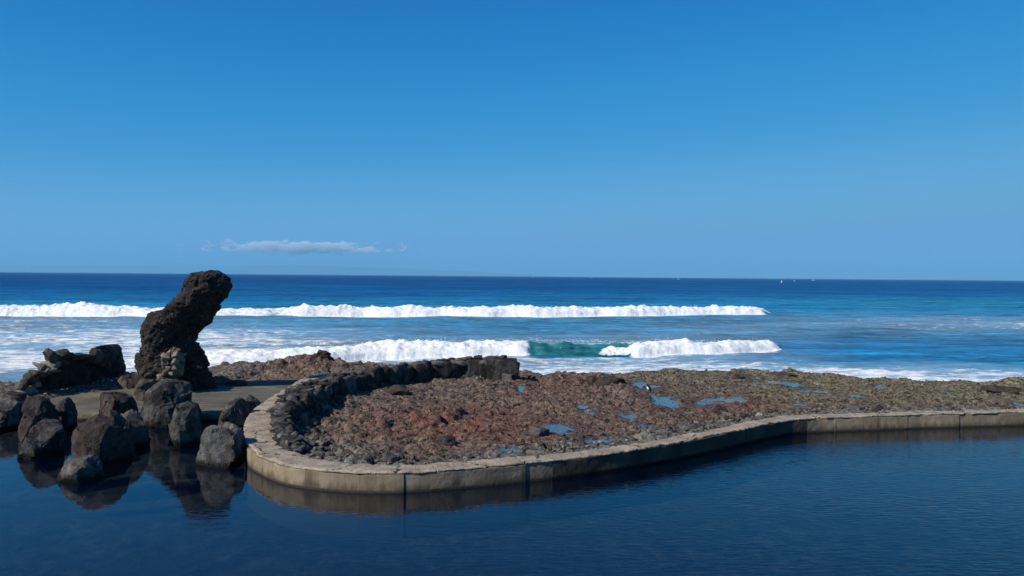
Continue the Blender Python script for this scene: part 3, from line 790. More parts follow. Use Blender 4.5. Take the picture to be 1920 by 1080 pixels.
# ------------------------------------------------------------------ rocks from a silhouette and explicit faces
def facet(co, seed, n, blend, lo=0.84, hi=1.05):
    """break a star-shaped body into flat, tilted fracture faces with steps between them"""
    g = np.random.default_rng(seed + 900)
    L_ = np.linalg.norm(co, axis=1); u_ = co / L_[:, None]
    sd_ = g.normal(size=(n, 3)); sd_ /= np.linalg.norm(sd_, axis=1, keepdims=True)
    wv = u_ + 0.10 * np.stack([fbm(u_[:, 0] * 3 + seed, u_[:, 1] * 3, u_[:, 2] * 3 + i * 7, octs=2) for i in range(3)], 1)
    near = np.argmax(wv @ sd_.T, axis=1)
    out = L_.copy()
    for i in range(n):
        m_ = near == i
        if m_.sum() < 6: continue
        pts_ = co[m_]; c_ = pts_.mean(0)
        w_, v_ = np.linalg.eigh(np.cov((pts_ - c_).T)); nn_ = v_[:, 0]
        if nn_ @ c_ < 0: nn_ = -nn_
        nn_ = nn_ + g.normal(size=3) * 0.16; nn_ /= np.linalg.norm(nn_)
        d_ = (nn_ @ c_) * g.uniform(0.93, 1.03)
        rt = d_ / np.maximum(u_[m_] @ nn_, 0.25)
        out[m_] = L_[m_] * (1 - blend) + blend * np.clip(rt, L_[m_] * lo, L_[m_] * hi)
    return u_ * out[:, None]
def rock_mesh(name, planes, sub, p=22, lump=0.05, fine=0.02, seed=0, scale=1.0, facets=0):
    V, F = ico(sub)
    acc = np.zeros(len(V), np.float64)
    for n, d in planes:
        n = np.array(n, float); n /= np.linalg.norm(n)
        acc += np.clip(V @ n / max(d, 1e-3), 0, None) ** p
    co = V / (acc ** (1 / p))[:, None]
    if facets: co = facet(co, seed, facets, 0.85)
    q = co / scale
    dv = 0.9 * lump * fbm(q[:, 0] * 1.3 + seed * 3.1, q[:, 1] * 1.3, q[:, 2] * 1.3 + seed, octs=3) - 0.9 * lump * np.abs(fbm(q[:, 0] * 2.6 + seed, q[:, 1] * 2.6 + 5, q[:, 2] * 2.6, octs=2))
    dv = dv + fine * fbm(q[:, 0] * 7 + seed, q[:, 1] * 7, q[:, 2] * 7, octs=3)
    co = co * (1 + dv)[:, None]
    me = raw_mesh(name, co, F)
    if facets: me.set_sharp_from_angle(angle=math.radians(24))
    return me
SHADE, LIT = (0.62, -0.76, 0.12), (-0.66, -0.72, 0.22)
def boulder(label, poly, Yw, depth, faces=None, mat=None, sub=5, seed=0, lump=0.05, fine=0.034, name="boulder", cat="boulder", group="basalt boulders standing in the pool", p=110, ridge=None, lit=LIT, shade=(0.74, -0.66, 0.0), fat=0.95):
    """poly: outline in photo pixels (clockwise, convex-ish); Yw: distance of its foot; faces: (normal, share of the half depth)"""
    Yc = Yw + depth * 0.22
    pts = np.array([(q[0], q[2]) for q in (at_y(x, y, Yc - depth * 0.15) for x, y in poly)])
    low = pts[:, 1].min()
    ctr = np.array([(pts[:, 0].min() + pts[:, 0].max()) / 2, pts[:, 1].min() * 0.45 + pts[:, 1].max() * 0.55])
    hull = pts - ctr
    planes = []
    r = random.Random(seed)
    n = len(hull)
    area = sum(hull[i][0] * hull[(i + 1) % n][1] - hull[(i + 1) % n][0] * hull[i][1] for i in range(n))
    sg = 1 if area > 0 else -1
    for i in range(n):
        a, b = hull[i], hull[(i + 1) % n]
        e = b - a
        L = np.hypot(*e)
        if L < 1e-4: continue
        nn = np.array([e[1], -e[0]]) / L * sg
        d = float(nn @ a)
        if d < 0.02: d = 0.02
        planes.append(((nn[0], r.uniform(-0.12, 0.12), nn[1]), d * fat))
    if ridge is not None:
        xa, xb = hull[:, 0].min(), hull[:, 0].max()
        rp = np.array([xa + (xb - xa) * ridge, -0.45 * depth, 0.0])
        for nn in (lit, shade):
            nn = np.array(nn) / np.linalg.norm(nn)
            planes.append((tuple(nn), max(0.06, float(nn @ rp))))
    for nrm, share in (faces or ([] if ridge is not None else [(LIT, 0.8), (SHADE, 0.75)])):
        planes.append((nrm, depth * 0.5 * share))
    for az in (50, 95, 140):
        planes.append(((math.cos(math.radians(az + r.uniform(-15, 15))), math.sin(math.radians(az)), r.uniform(0.0, 0.35)), depth * 0.5 * r.uniform(0.85, 1.0)))
    for _ in range(5):
        az_, el_ = r.uniform(-2.9, -0.25), r.uniform(-.2, 1.1)
        nn = np.array([math.cos(az_) * math.cos(el_), math.sin(az_) * math.cos(el_), math.sin(el_)])
        # just shaves the corner the other planes leave in that direction
        t_ = (sum(max(0.0, float(np.dot(nn, np.array(n_) / np.linalg.norm(n_))) / max(d_, 1e-3)) ** 40 for n_, d_ in planes) + 1e-30) ** (-1 / 40)
        planes.append((tuple(nn), t_ * r.uniform(0.90, 0.99)))
    size = float(max(np.ptp(pts[:, 0]), np.ptp(pts[:, 1])) / 2)
    me = rock_mesh(name, planes, sub, p=p, lump=lump * 0.7, fine=fine * 0.8, seed=seed, scale=size, facets=15)
    o = link(name, me, mat or M_BASALT, loc=(float(ctr[0]), Yc, float(ctr[1])))
    return tag(o, label, cat, group)
def crop(pts):      # coordinates measured on an enlargement of the left part of the photograph
    return [(x / 2.25, 480 + y / 2.25) for x, y in pts]
def Yof(px, py, z=0.0): return at_z(px, py, z)[1]
B = boulder
B("grey boulder cut by the left edge, at the foot of the ruined wall", crop([(-60, 760), (-50, 610), (20, 600), (80, 625), (92, 690), (70, 745)]), Yof(20, 806), 1.7, [((-0.3, -0.9, 0.3), .8), (SHADE, .85)], M_BASALT_GREY, seed=1)
B("tall dark boulder with a rough clinkery top behind the rounded black one", crop([(70, 720), (85, 640), (110, 598), (165, 600), (205, 640), (225, 740), (215, 800), (80, 800)]), Yof(60, 822), 1.3, [((-.75, -.6, .2), .8), (SHADE, .6)], M_LAVA_BLACK, seed=2, lump=0.10, fine=0.04)
B("small upright slab boulder right of the tall clinkery one", crop([(205, 640), (222, 605), (262, 600), (290, 640), (307, 690), (300, 745), (212, 745)]), Yof(115, 806), 1.0, None, M_BASALT, seed=3, ridge=0.62, lit=(-.5, -.82, .15))
B("black rounded boulder standing leftmost in the open pool water", crop([(68, 820), (72, 735), (100, 708), (160, 712), (225, 745), (246, 790), (244, 850), (235, 920), (80, 920)]), Yof(60, 860), 1.5, None, M_BASALT, seed=4, ridge=0.36, lit=(-.8, -.5, .35))
B("reddish brown boulder with a pale ridge, just in front of the platform", crop([(388, 700), (400, 600), (425, 578), (505, 574), (545, 620), (565, 680), (560, 720)]), Yof(200, 797), 1.4, None, M_BASALT_BROWN, seed=5, ridge=0.66, lit=(-.45, -.85, .2))
B("dark sloping boulder with grey top leaning behind the big brown one", crop([(430, 690), (460, 655), (530, 637), (560, 655), (590, 740), (603, 800), (590, 860), (440, 860)]), Yof(225, 848), 1.5, None, M_BASALT, seed=6, ridge=0.12, lit=(-.5, -.5, .7))
B("biggest brown boulder with a ridge with lit left and black right side", crop([(303, 800), (318, 720), (350, 680), (405, 664), (440, 690), (500, 740), (535, 850), (525, 940), (320, 940)]), Yof(180, 872), 1.9, None, M_BASALT_BROWN, seed=7, ridge=0.45, lit=(-.45, -.85, .2))
B("low pale topped boulder nearest to the camera, at the foot of the biggest brown one", crop([(202, 930), (225, 870), (290, 856), (360, 858), (395, 890), (440, 930), (470, 975), (240, 985)]), Yof(150, 903), 1.1, None, M_BASALT_GREY, seed=8, ridge=0.50, lit=(-.4, -.75, .45))
B("broad dark boulder with vertical cleft, right below the leaning monument", crop([(572, 690), (590, 600), (615, 550), (680, 528), (760, 535), (800, 575), (803, 640), (770, 730), (590, 730)]), Yof(300, 800), 1.9, [((-.5, -.8, .25), .75), ((.25, -.95, .15), .72), ((.75, -.6, .1), .7)], M_BASALT, seed=9, lump=0.09)
B("upright grey boulder between the broad dark one and the rock by the wall", crop([(698, 730), (715, 670), (730, 630), (765, 617), (815, 640), (835, 700), (838, 760), (825, 830), (715, 830)]), Yof(345, 837), 1.2, None, M_BASALT, seed=10, ridge=0.52, lit=(-.6, -.75, .2))
B("dark split boulder with smooth sloping slab face beside the curved wall end", crop([(903, 720), (930, 640), (960, 605), (1020, 600), (1050, 650), (1040, 700), (1010, 770), (905, 770)]), Yof(430, 808), 1.4, None, M_BASALT, seed=11, lump=0.09, ridge=0.40, lit=(-.3, -.55, .75))
B("small pointed boulder wedged against the outside of the concrete wall", crop([(1028, 640), (1028, 590), (1042, 576), (1065, 600), (1085, 625), (1080, 700), (1030, 700)]), Yof(468, 776, 0.1), 0.9, None, M_BASALT_GREY, seed=12, sub=4)
B("pale grey boulder in the water, nearest to the rounded wall end", crop([(828, 850), (840, 765), (865, 722), (930, 714), (990, 740), (1012, 800), (1005, 885), (960, 940), (850, 920)]), Yof(410, 873), 1.5, None, M_BASALT_GREY, seed=13, lump=0.05, ridge=0.86, lit=(-.3, -.92, .2))
B("lumpy pale brown stone at the left foot of the monument", crop([(552, 575), (570, 540), (600, 518), (645, 525), (660, 570), (640, 615), (565, 612)]), 33.2, 1.0, None, M_RUIN_DARK, seed=14, sub=4, lump=0.14, fine=.05, group=None, name="stone", cat="stone")
B("flat dark slab lying between the ruined wall and the monument", crop([(395, 560), (405, 548), (470, 520), (520, 500), (580, 496), (600, 528), (580, 562)]), 36.4, 2.6, [((-.2, -.4, .9), .55), ((.2, -.97, .1), .9)], M_RUIN_DARK, seed=15, lump=0.10, fine=.04, group=None, name="rock_slab", cat="rock slab")

# ------------------------------------------------------------------ leaning lava monument
prof_rows = [(63, 868, 905), (68, 845, 925), (80, 804, 942), (100, 787, 957), (130, 772, 967), (155, 768, 963), (172, 752, 950), (200, 716, 931), (222, 690, 925), (238, 640, 918),
             (250, 622, 915), (270, 610, 905), (300, 594, 872), (330, 590, 846), (360, 586, 833), (385, 583, 840), (400, 581, 850), (430, 580, 862), (460, 578, 872), (480, 578, 884), (510, 578, 898), (540, 578, 908), (575, 576, 916), (620, 570, 925)]
pr = np.array(prof_rows, float)
MY = 36.3
ys = np.concatenate([np.linspace(63, 75, 10), np.linspace(76.5, 620, 170)])
Lx, Rx = np.interp(ys, pr[:, 0], pr[:, 1]) / 2.25, np.interp(ys, pr[:, 0], pr[:, 2]) / 2.25
secb = np.array([(-1, .12), (-.86, -.30), (-.42, -.92), (-.15, -.86), (.45, -.42), (.95, -.06), (1, .25), (.75, .75), (.1, 1.0), (-.65, .8)])
def section(m):
    a = np.linspace(0, 2 * np.pi, m, endpoint=False)
    # polar form of the wedge-shaped plan and of a round one
    pa = np.arctan2(secb[:, 1], secb[:, 0]); o = np.argsort(pa)
    rr = np.interp(a, np.concatenate([pa[o] - 2 * np.pi, pa[o], pa[o] + 2 * np.pi]), np.tile(np.hypot(*secb.T)[o], 3))
    return a, rr
SEG = 150
ang, rr = section(SEG)
ringco = []
for y, l, r_ in zip(ys, Lx, Rx):
    A, Bv = at_y(l, 480 + y / 2.25, MY), at_y(r_, 480 + y / 2.25, MY)
    Bv = (Bv[0] - np.interp(y, [63, 120, 230, 320, 420, 620], [0.03, 0.04, 0.17, 0.28, 0.24, 0.2]), Bv[1], Bv[2])
    hw = (Bv[0] - A[0]) / 2; xc = (A[0] + Bv[0]) / 2
    head = sstep(235, 170, y)
    rad = rr * (1 - 0.55 * head) + 0.55 * head
    cxs, sns = rad * np.cos(ang), rad * np.sin(ang)
    cxs = (cxs - (cxs.max() + cxs.min()) / 2) / ((cxs.max() - cxs.min()) / 2)
    dep_ = np.interp(y, [63, 120, 200, 300, 620], [hw / 1.0, 0.85, 0.95, 1.15, 1.45]) if y > 75 else hw * 0.95
    ringco.append(np.stack([xc + hw * cxs, MY + 0.15 + dep_ * sns, np.full(SEG, (A[2] + Bv[2]) / 2)], 1))
mc = np.array(ringco)
f_ = grid_faces(len(ys), SEG, wrap=True)
flat = mc.reshape(-1, 3)
nx_ = np.stack([np.cos(ang), np.sin(ang), 0 * ang], 1)[None].repeat(len(ys), 0).reshape(-1, 3)
topf = (0.25 + 0.75 * sstep(63, 95, np.repeat(ys, SEG)))
q = flat * 1.0
d1 = 0.07 * fbm(q[:, 0] * 1.1, q[:, 1] * 1.1, q[:, 2] * 1.1, octs=3)
d2 = -0.13 * np.abs(fbm(q[:, 0] * 2.2 + 7, q[:, 1] * 2.2, q[:, 2] * 2.2, octs=3)) + 0.07
g_ = np.random.default_rng(77)
sd3 = g_.uniform(flat.min(0), flat.max(0), size=(170, 3)); of3 = g_.uniform(-0.16, 0.10, 170)
wq = q + 0.12 * np.stack([fbm(q[:, 0] * 2 + 9, q[:, 1] * 2, q[:, 2] * 2 + i * 5, octs=2) for i in range(3)], 1)
near3 = np.concatenate([np.argmin(((wq[i:i + 3000, None, :] - sd3[None]) ** 2 * np.array([1, 1, 1.6])).sum(2), 1) for i in range(0, len(wq), 3000)])
d1 = d1 + of3[near3]
d3 = 0.06 * fbm(q[:, 0] * 5, q[:, 1] * 6, q[:, 2] * 6, octs=4, gain=0.65)
flat = flat + nx_ * ((d1 + d2 + d3) * topf)[:, None]
flat[:, 2] += 0.10 * fbm(q[:, 0] * 3, q[:, 1] * 2.5, q[:, 2] * 2.5 + 9, octs=3)
mloc = np.array([-15.2, MY, PZ])
topc = flat[:SEG].mean(0) + np.array([0, 0, 0.05])
co = np.concatenate([flat, topc[None]], 0) - mloc
mon = empty("rock_monument", tuple(mloc), "tall dark lava rock with rounded head leaning right above the platform", "rock monument")
me = bpy.data.meshes.new("rock_body")
n0 = len(flat)
me.from_pydata([tuple(v) for v in co], [], [tuple(q[::-1]) for q in f_] + [(n0, i, (i + 1) % SEG) for i in range(SEG)])
for q in me.polygons: q.use_smooth = True
k = NT("clinker_rock")
wp = k.geo.outputs['Position']
n1 = k.noise(wp, 1.1, 6, 0.62); n2 = k.noise(wp, 8, 6, 0.68); n3 = k.voro(wp, 11); n4 = k.noise(wp, 30, 4, 0.7)
c = k.ramp(n1, (0.30, (0.014, 0.013, 0.012)), (0.55, (0.042, 0.037, 0.034)), (0.75, (0.095, 0.083, 0.074)))
c = k.mix(k.maprange(n2, 0.48, 0.68, 0, 0.8), c, (0.115, 0.094, 0.080))
c = k.mix(k.maprange(n3, 0.25, 0.05, 0, 0.7), c, (0.008, 0.007, 0.007))
hh = k.math('ADD', n2, k.math('ADD', k.math('MULTIPLY', n3, 0.8), k.math('MULTIPLY', n4, 0.4)))
M_CLINK = k.done(k.bsdf(c, 0.95, k.bump(hh, 1.0, 0.09), spec=0.05))
link("rock_body", me, M_CLINK, mon)
def stone_variant(seed, sub=2, flat=1.0, nface=9, p=90, lump=.05):
    r = random.Random(seed)
    planes = []
    for i in range(nface):
        zz = 1 - 2 * (i + 0.5) / nface; a = i * 2.39996 + r.uniform(-.6, .6); zz += r.uniform(-.25, .25) * (abs(zz) < .7)
        s_ = math.sqrt(1 - zz * zz)
        planes.append(((s_ * math.cos(a), s_ * math.sin(a), zz), r.uniform(0.62, 1.0)))
    me = rock_mesh("stone", planes, sub, p=p, lump=lump, fine=0.02, seed=seed)
    return me
def block_variant(seed):
    r_ = random.Random(seed); pl = []
    for n_ in ((1, 0, 0), (-1, 0, 0), (0, 1, 0), (0, -1, 0), (0, 0, 1), (0, 0, -1)):
        pl.append((tuple(v + r_.uniform(-.22, .22) for v in n_), r_.uniform(0.82, 1.0)))
    for _ in range(5):
        v = [r_.choice((-1, 1)) * r_.uniform(.5, 1) for _ in range(3)]
        pl.append((tuple(v), r_.uniform(1.02, 1.28)))
    return rock_mesh("stone", pl, 3, p=70, lump=0.05, fine=0.03, seed=seed)
def blocks(mat, n, seed):
    out = []
    for i in range(n):
        me = block_variant(seed + i); me.materials.append(mat); out.append(me)
    return out
VAR = {}
def variants(mat, n, seed, sub=2):
    out = []
    for i in range(n):
        me = stone_variant(seed + i, sub); me.materials.append(mat); out.append(me)
    return out
V_BLOCK = blocks(M_STONE, 10, 300); V_BLOCKG = blocks(M_STONE_LIGHT, 8, 330); V_DARK = variants(M_STONE, 10, 50, 3); V_LIGHT = variants(M_STONE_LIGHT, 6, 80, 3); V_MORT = variants(M_MORTAR_STONE, 6, 110, 3); V_RUIN = variants(M_RUIN_DARK, 6, 140, 3)
def put_stone(par, me, loc, sx, sy, sz, rot, name="stone"):
    o = bpy.data.objects.new(name, me); COL.objects.link(o)
    o.parent = par
    o.location = Vector(loc) - par.location
    o.scale = (sx, sy, sz); o.rotation_euler = rot
    return o
# pale mortar and stones packed against its foot
k = NT("old_mortar")
wp = k.geo.outputs['Position']
n2 = k.noise(wp, 6, 6, 0.68); n3 = k.noise(wp, 17, 5, 0.65)
c = k.ramp(n2, (0.36, (0.040, 0.033, 0.028)), (0.50, (0.17, 0.145, 0.115)), (0.64, (0.40, 0.355, 0.30)))
M_OLDMORTAR = k.done(k.bsdf(c, 0.93, k.bump(k.math('ADD', n2, n3), 1.0, 0.08), spec=0.1))
for cxp, cyp, w_, h_, sd_ in ((724, 452, 74, 125, 31), (690, 520, 70, 50, 32), (622, 540, 84, 50, 33)):
    yy = MY - 1.22 + (0.15 if cxp < 650 else 0)
    x, _, z = at_y(cxp / 2.25, 480 + cyp / 2.25, yy); m_ = yy / FPX / 2.25
    pl = [((math.cos(a_) * math.cos(e_), math.sin(a_) * math.cos(e_), math.sin(e_)), 1.0) for a_ in np.arange(0, 6.2, 0.9) for e_ in (-.5, .2, .8)]
    me = rock_mesh("mortar_patch", pl, 5, p=14, lump=0.26, fine=0.14, seed=sd_)
    o = link("mortar_patch", me, M_OLDMORTAR, mon); o.location = Vector((x, yy + 0.25, z)) - mon.location; o.scale = (w_ * m_ * .5, 0.42, h_ * m_ * .5)
r = random.Random(5)
for i in range(22):
    cyp = r.uniform(400, 550); cxp = r.uniform(690, 760) if cyp < 480 else r.uniform(600, 740)
    yy = MY - 1.52 + 0.15 * abs(cxp - 722) / 45 + r.uniform(0, .12)
    x, _, z = at_y(cxp / 2.25, 480 + cyp / 2.25, yy)
    s_ = r.uniform(0.09, 0.20)
    put_stone(mon, r.choice(V_MORT if r.random() < 0.5 else V_RUIN), (x, yy, z), s_ * 1.2, s_, s_ * 0.8, (r.uniform(-.8, .8), r.uniform(-.8, .8), r.uniform(0, 6)), "mortared_stone")

# ------------------------------------------------------------------ ruined stone wall left of the monument
ruin = empty("ruined_wall", (-20.0, 36.0, 0.2), "crumbled dark stone wall with pale mortar along its broken top", "ruined wall")
# core: a slab of dark masonry whose top follows the broken outline
ro = [(30, 610), (80, 575), (105, 535), (150, 500), (200, 470), (196, 432), (215, 412), (285, 406), (300, 418), (375, 420), (384, 395), (410, 376), (485, 372), (500, 400), (512, 455), (520, 470)]
RP0, RP1 = np.array(at_z(20, 750, 0.25)[:2]), np.array([-18.6, 38.6])
nS, nZ = 90, 22
cc = np.zeros((nZ + 1, nS, 3)); back = np.zeros_like(cc)
for i, t in enumerate(np.linspace(0, 1, nS)):
    xpx = np.interp(t, [0, 1], [20, 520])
    p = RP0 * (1 - t) + RP1 * t
    ytop = np.interp(xpx, [a for a, b in ro], [b for a, b in ro])
    ztop = at_y(xpx / 2.25, 480 + ytop / 2.25, p[1])[2] - 0.03
    x = at_y(xpx / 2.25, 480 + ytop / 2.25, p[1])[0]
    for j, w in enumerate(np.linspace(0, 1, nZ + 1)):
        cc[j, i] = (x + 0.25 * (1 - w), p[1] - 0.25 * (1 - w), -0.4 + (ztop + 0.4) * w)
        back[j, i] = (x - 0.35, p[1] + 0.75, -0.4 + (ztop + 0.4 - 0.05) * w)
loop = np.concatenate([cc, back[::-1]], 0)
Q = loop.reshape(-1, 3)
dsp = 0.16 * fbm(Q[:, 0] * 1.6, Q[:, 1] * 1.6, Q[:, 2] * 1.6, octs=3) + 0.09 * fbm(Q[:, 0] * 5, Q[:, 1] * 5, Q[:, 2] * 5, octs=3)
Q = Q + np.stack([0.5 * dsp, -0.8 * dsp, 0.35 * dsp], 1) * (np.arange(len(Q)) < 2 * (nZ + 1) * nS)[:, None]
R_, C_ = loop.shape[:2]; idx = np.arange(R_ * C_).reshape(R_, C_)
me = bpy.data.meshes.new("masonry_core")
me.from_pydata([tuple(v) for v in Q - np.array(ruin.location[:])], [], [tuple(q) for q in grid_faces(R_, C_)] + [tuple(idx[:, 0]), tuple(idx[::-1, -1])])
for q in me.polygons: q.use_smooth = True
link("masonry_core", me, M_LAVA_BLACK, ruin)
def rstone(cxp, cyp, w, h, mats, rot=0.0, dy=0.0, dep=1.0):
    t = (cxp - 20) / 500; yy = RP0[1] * (1 - t) + RP1[1] * t + dy
    x, _, z = at_y(cxp / 2.25, 480 + cyp / 2.25, yy)
    m = yy / FPX / 2.25
    put_stone(ruin, r.choice(mats), (x, yy + 0.1, z), w * m * .60, max(w, h) * m * .50 * dep, h * m * .85, (r.uniform(-.2, .2), rot, r.uniform(-.3, .3)))
def xpx_of(me_o): pass
for (a, b, w, h, m, rot) in [(250, 418, 78, 34, V_RUIN, .1), (208, 428, 34, 40, V_RUIN, 0), (220, 462, 60, 26, V_MORT, -.1), (255, 450, 40, 22, V_RUIN, 0), (205, 478, 70, 18, V_MORT, .1), (185, 490, 60, 20, V_MORT, 0), (150, 502, 70, 26, V_RUIN, -.1),
                              (120, 520, 46, 34, V_RUIN, 0), (140, 540, 44, 22, V_MORT, .1), (88, 545, 40, 40, V_RUIN, .2), (112, 572, 60, 26, V_MORT, -.2), (80, 585, 60, 22, V_MORT, .1), (52, 592, 50, 24, V_RUIN, 0), (70, 608, 44, 26, V_MORT, .2), (30, 600, 46, 22, V_RUIN, .1), (95, 600, 34, 26, V_MORT, 0),
                              (330, 425, 50, 20, V_RUIN, 0), (300, 425, 34, 18, V_RUIN, .1), (362, 428, 40, 20, V_RUIN, -.1), (400, 425, 44, 50, V_RUIN, 0), (428, 440, 40, 40, V_RUIN, 0), (445, 455, 26, 30, V_RUIN, 0), (172, 470, 30, 20, V_MORT, 0), (255, 480, 30, 18, V_RUIN, 0), (20, 620, 40, 24, V_RUIN, 0)]:
    rstone(a, b, w, h, m, rot, dy=-0.40)
o = boulder("squared lava block set on the right end of the ruined wall", crop([(384, 470), (384, 400), (410, 376), (482, 371), (500, 400), (516, 460), (510, 500), (400, 500)]), 37.6, 1.5, [((-.55, -.75, .4), .62), ((.70, -.70, .1), .45)], M_RUIN_DARK, seed=21, lump=0.06, group=None, name="stone_block", cat="stone block", p=26)

# ------------------------------------------------------------------ dry stone wall inside the curve
inner_base_px = [(600, 856), (585, 846), (566, 828), (562, 806), (580, 786), (612, 768), (648, 750), (690, 737), (735, 729), (800, 721), (880, 716), (966, 717)]
ib, ib_s = resample([at_z(x, y, 0.28)[:2] for x, y in inner_base_px], 0.05)
ib = np.array(ib); L = ib_s[-1]
tg = np.gradient(ib, axis=0); tg /= np.linalg.norm(tg, axis=1, keepdims=True)
on = smooth1(np.stack([-tg[:, 1], tg[:, 0]], 1), 31); on /= np.linalg.norm(on, axis=1, keepdims=True)     # away from the reef, towards the concrete
ftop = lambda s: np.interp(s / L, [0, .06, .15, .3, .45, .6, .75, .9, 1], [0.54, 0.66, 0.82, 0.97, 1.03, 1.10, 1.24, 1.40, 1.47])
fbat = lambda s: np.interp(s / L, [0, .1, .3, .5, .7, 1], [0.45, 0.45, 0.40, 0.32, 0.22, 0.12])         # how far the face leans back
_room = []
for i_ in range(0, len(ib), 8):
    o_ = 0.3
    while o_ < 2.6:
        p_ = ib[i_] + on[i_] * o_
        d_ = np.sqrt(((OUT - p_) ** 2).sum(1)); j_ = int(np.argmin(d_))
        if (p_ - OUT[j_]) @ NRM[j_] < WID[j_] + 0.10: break
        o_ += 0.05
    _room.append((ib_s[i_], o_))
_room = np.array(_room)
fwid = lambda s: np.maximum(0.15, np.minimum(fwid0(s), np.interp(s, _room[:, 0], _room[:, 1]) - fbat(s)))
fwid0 = lambda s: np.interp(s / L, [0, .1, .3, .5, .7, 1], [0.8, 1.1, 1.35, 1.2, 1.0, 0.9])
sw = empty("stone_wall", (float(ib[len(ib) // 2, 0]), float(ib[len(ib) // 2, 1]), 0.2), "dark dry stone wall curving inside the concrete rim and ending in big blocks", "stone wall")
def frame(s):
    return np.array([np.interp(s, ib_s, ib[:, 0]), np.interp(s, ib_s, ib[:, 1])]), np.array([np.interp(s, ib_s, on[:, 0]), np.interp(s, ib_s, on[:, 1])])
S = np.linspace(0, L, 160)
ring = []
for prf in range(8):
    row = []
    for s in S:
        b, n = frame(s); t_, w_, z_ = fbat(s), fwid(s), ftop(s) - 0.06
        off, z = [(0.05, -0.4), (0.10, 0.1), (0.10 + t_ * .4, 0.1 + (z_ - .1) * .45), (0.12 + t_ * .8, 0.1 + (z_ - .1) * .85), (0.14 + t_, z_), (t_ + w_ * .5, z_ + .02), (t_ + w_, z_ - 0.05), (t_ + w_ + .1, -0.4)][prf]
        row.append((*(b + n * off), z))
    ring.append(row)
ring = np.array(ring); Q = ring.reshape(-1, 3)
dsp = 0.07 * fbm(Q[:, 0] * 2.5, Q[:, 1] * 2.5, Q[:, 2] * 2.5, octs=3)
Q = Q + dsp[:, None] * np.array([0.6, -0.6, 0.5])
idx = np.arange(Q.shape[0]).reshape(8, 160)
me = bpy.data.meshes.new("rubble_core")
me.from_pydata([tuple(v) for v in Q - np.array(sw.location[:])], [], [tuple(q) for q in grid_faces(8, 160)] + [tuple(idx[:, 0]), tuple(idx[::-1, -1])])
link("rubble_core", me, M_LAVA_BLACK, sw)
r = random.Random(11)
cnt = 0
def face_pt(s, w):      # point on the leaning face, w 0..1 up
    b, n = frame(s); z = 0.12 + (ftop(s) - 0.12) * w
    return np.array([*(b + n * (0.06 + fbat(s) * w)), z]), n
# big blocks of the right end, as in the photograph: (centre px, size px)
big = [(937, 694, 68, 50), (896, 696, 66, 46), (836, 697, 66, 36), (790, 704, 46, 42), (875, 712, 40, 18), (955, 712, 26, 24), (760, 706, 40, 36), (735, 712, 40, 30), (812, 717, 44, 16), (915, 680, 40, 14), (862, 681, 34, 10), (825, 683, 36, 10), (790, 685, 30, 12)]
ends = np.array([to_px(ib[i, 0], ib[i, 1], 0.7)[0] for i in range(0, len(ib), 4)]); 
half = int(len(ends) * 0.35)
for (px, py, w, h) in big:
    k_ = half + int(np.argmin(np.abs(ends[half:] - px))); s = ib_s[k_ * 4]
    b, n = frame(s)
    Yd = b[1] + 0.1; x, _, z = at_y(px, py, Yd)
    off = 0.08 + fbat(s) * np.clip((z - .12) / (ftop(s) - .12), 0, 1)
    p = b + n * off
    m = p[1] / FPX
    az = math.atan2(n[1], n[0]) - math.pi / 2
    put_stone(sw, r.choice(V_BLOCKG if r.random() < .35 else V_BLOCK), (p[0], p[1] + 0.14, z), w * m * .47, 0.36, h * m * .49, (r.uniform(-.08, .08), r.uniform(-.12, .12), az + r.uniform(-.15, .15))); cnt += 1
s = 0.05
rowsN = 0
for lev in range(7):
    s = r.uniform(0, .2)
    while s < L:
        big_ = np.interp(s / L, [0, .25, .5, .7, 1], [0.45, 0.62, 0.72, 0.72, 0.8])
        wd = big_ * r.uniform(0.7, 1.25); ht = wd * r.uniform(0.5, 0.8)
        hgt = ftop(s) - 0.1
        nlev = max(1, int(round(hgt * math.hypot(1, fbat(s) / max(hgt, .2)) / (big_ * 0.62))))
        skip = lev >= nlev or (s / L > 0.72)
        if not skip:
            w = (lev + 0.5 + r.uniform(-.15, .15)) / nlev
            p, n = face_pt(s + wd / 2, min(w, 1))
            az = math.atan2(n[1], n[0]) - math.pi / 2
            tilt = -math.atan2(fbat(s), hgt) * 0.7
            put_stone(sw, r.choice(V_BLOCKG if r.random() < .15 else V_BLOCK), p, wd * .54, wd * .36, ht * .60, (tilt + r.uniform(-.15, .15), r.uniform(-.25, .25), az + r.uniform(-.2, .2))); cnt += 1
        s += wd * 0.92
# smaller stones along the top
s = 0.0
while s < L - 0.35:
    b, n = frame(s)
    sz = np.interp(s / L, [0, .4, .7, 1], [0.26, 0.32, 0.30, 0.34])
    across = 4 if s / L < .6 else 2
    for j in range(across):
        if cnt > 298: break
        wd = sz * r.uniform(.7, 1.35)
        off = 0.1 + fbat(s) + fwid(s) * ((j + .5) / across + r.uniform(-.12, .12)) 
        p = b + n * off
        put_stone(sw, r.choice(V_LIGHT if r.random() < .35 else V_DARK), (p[0], p[1], ftop(s) - 0.02 + r.uniform(-.03, .05) - (0.10 if j == across - 1 else 0)), wd * .78, wd * .52, wd * .30, (r.uniform(-.5, .5) * (1 - .7 * s / L), r.uniform(-.5, .5) * (1 - .7 * s / L), r.uniform(0, 6))); cnt += 1
    s += sz * 1.15

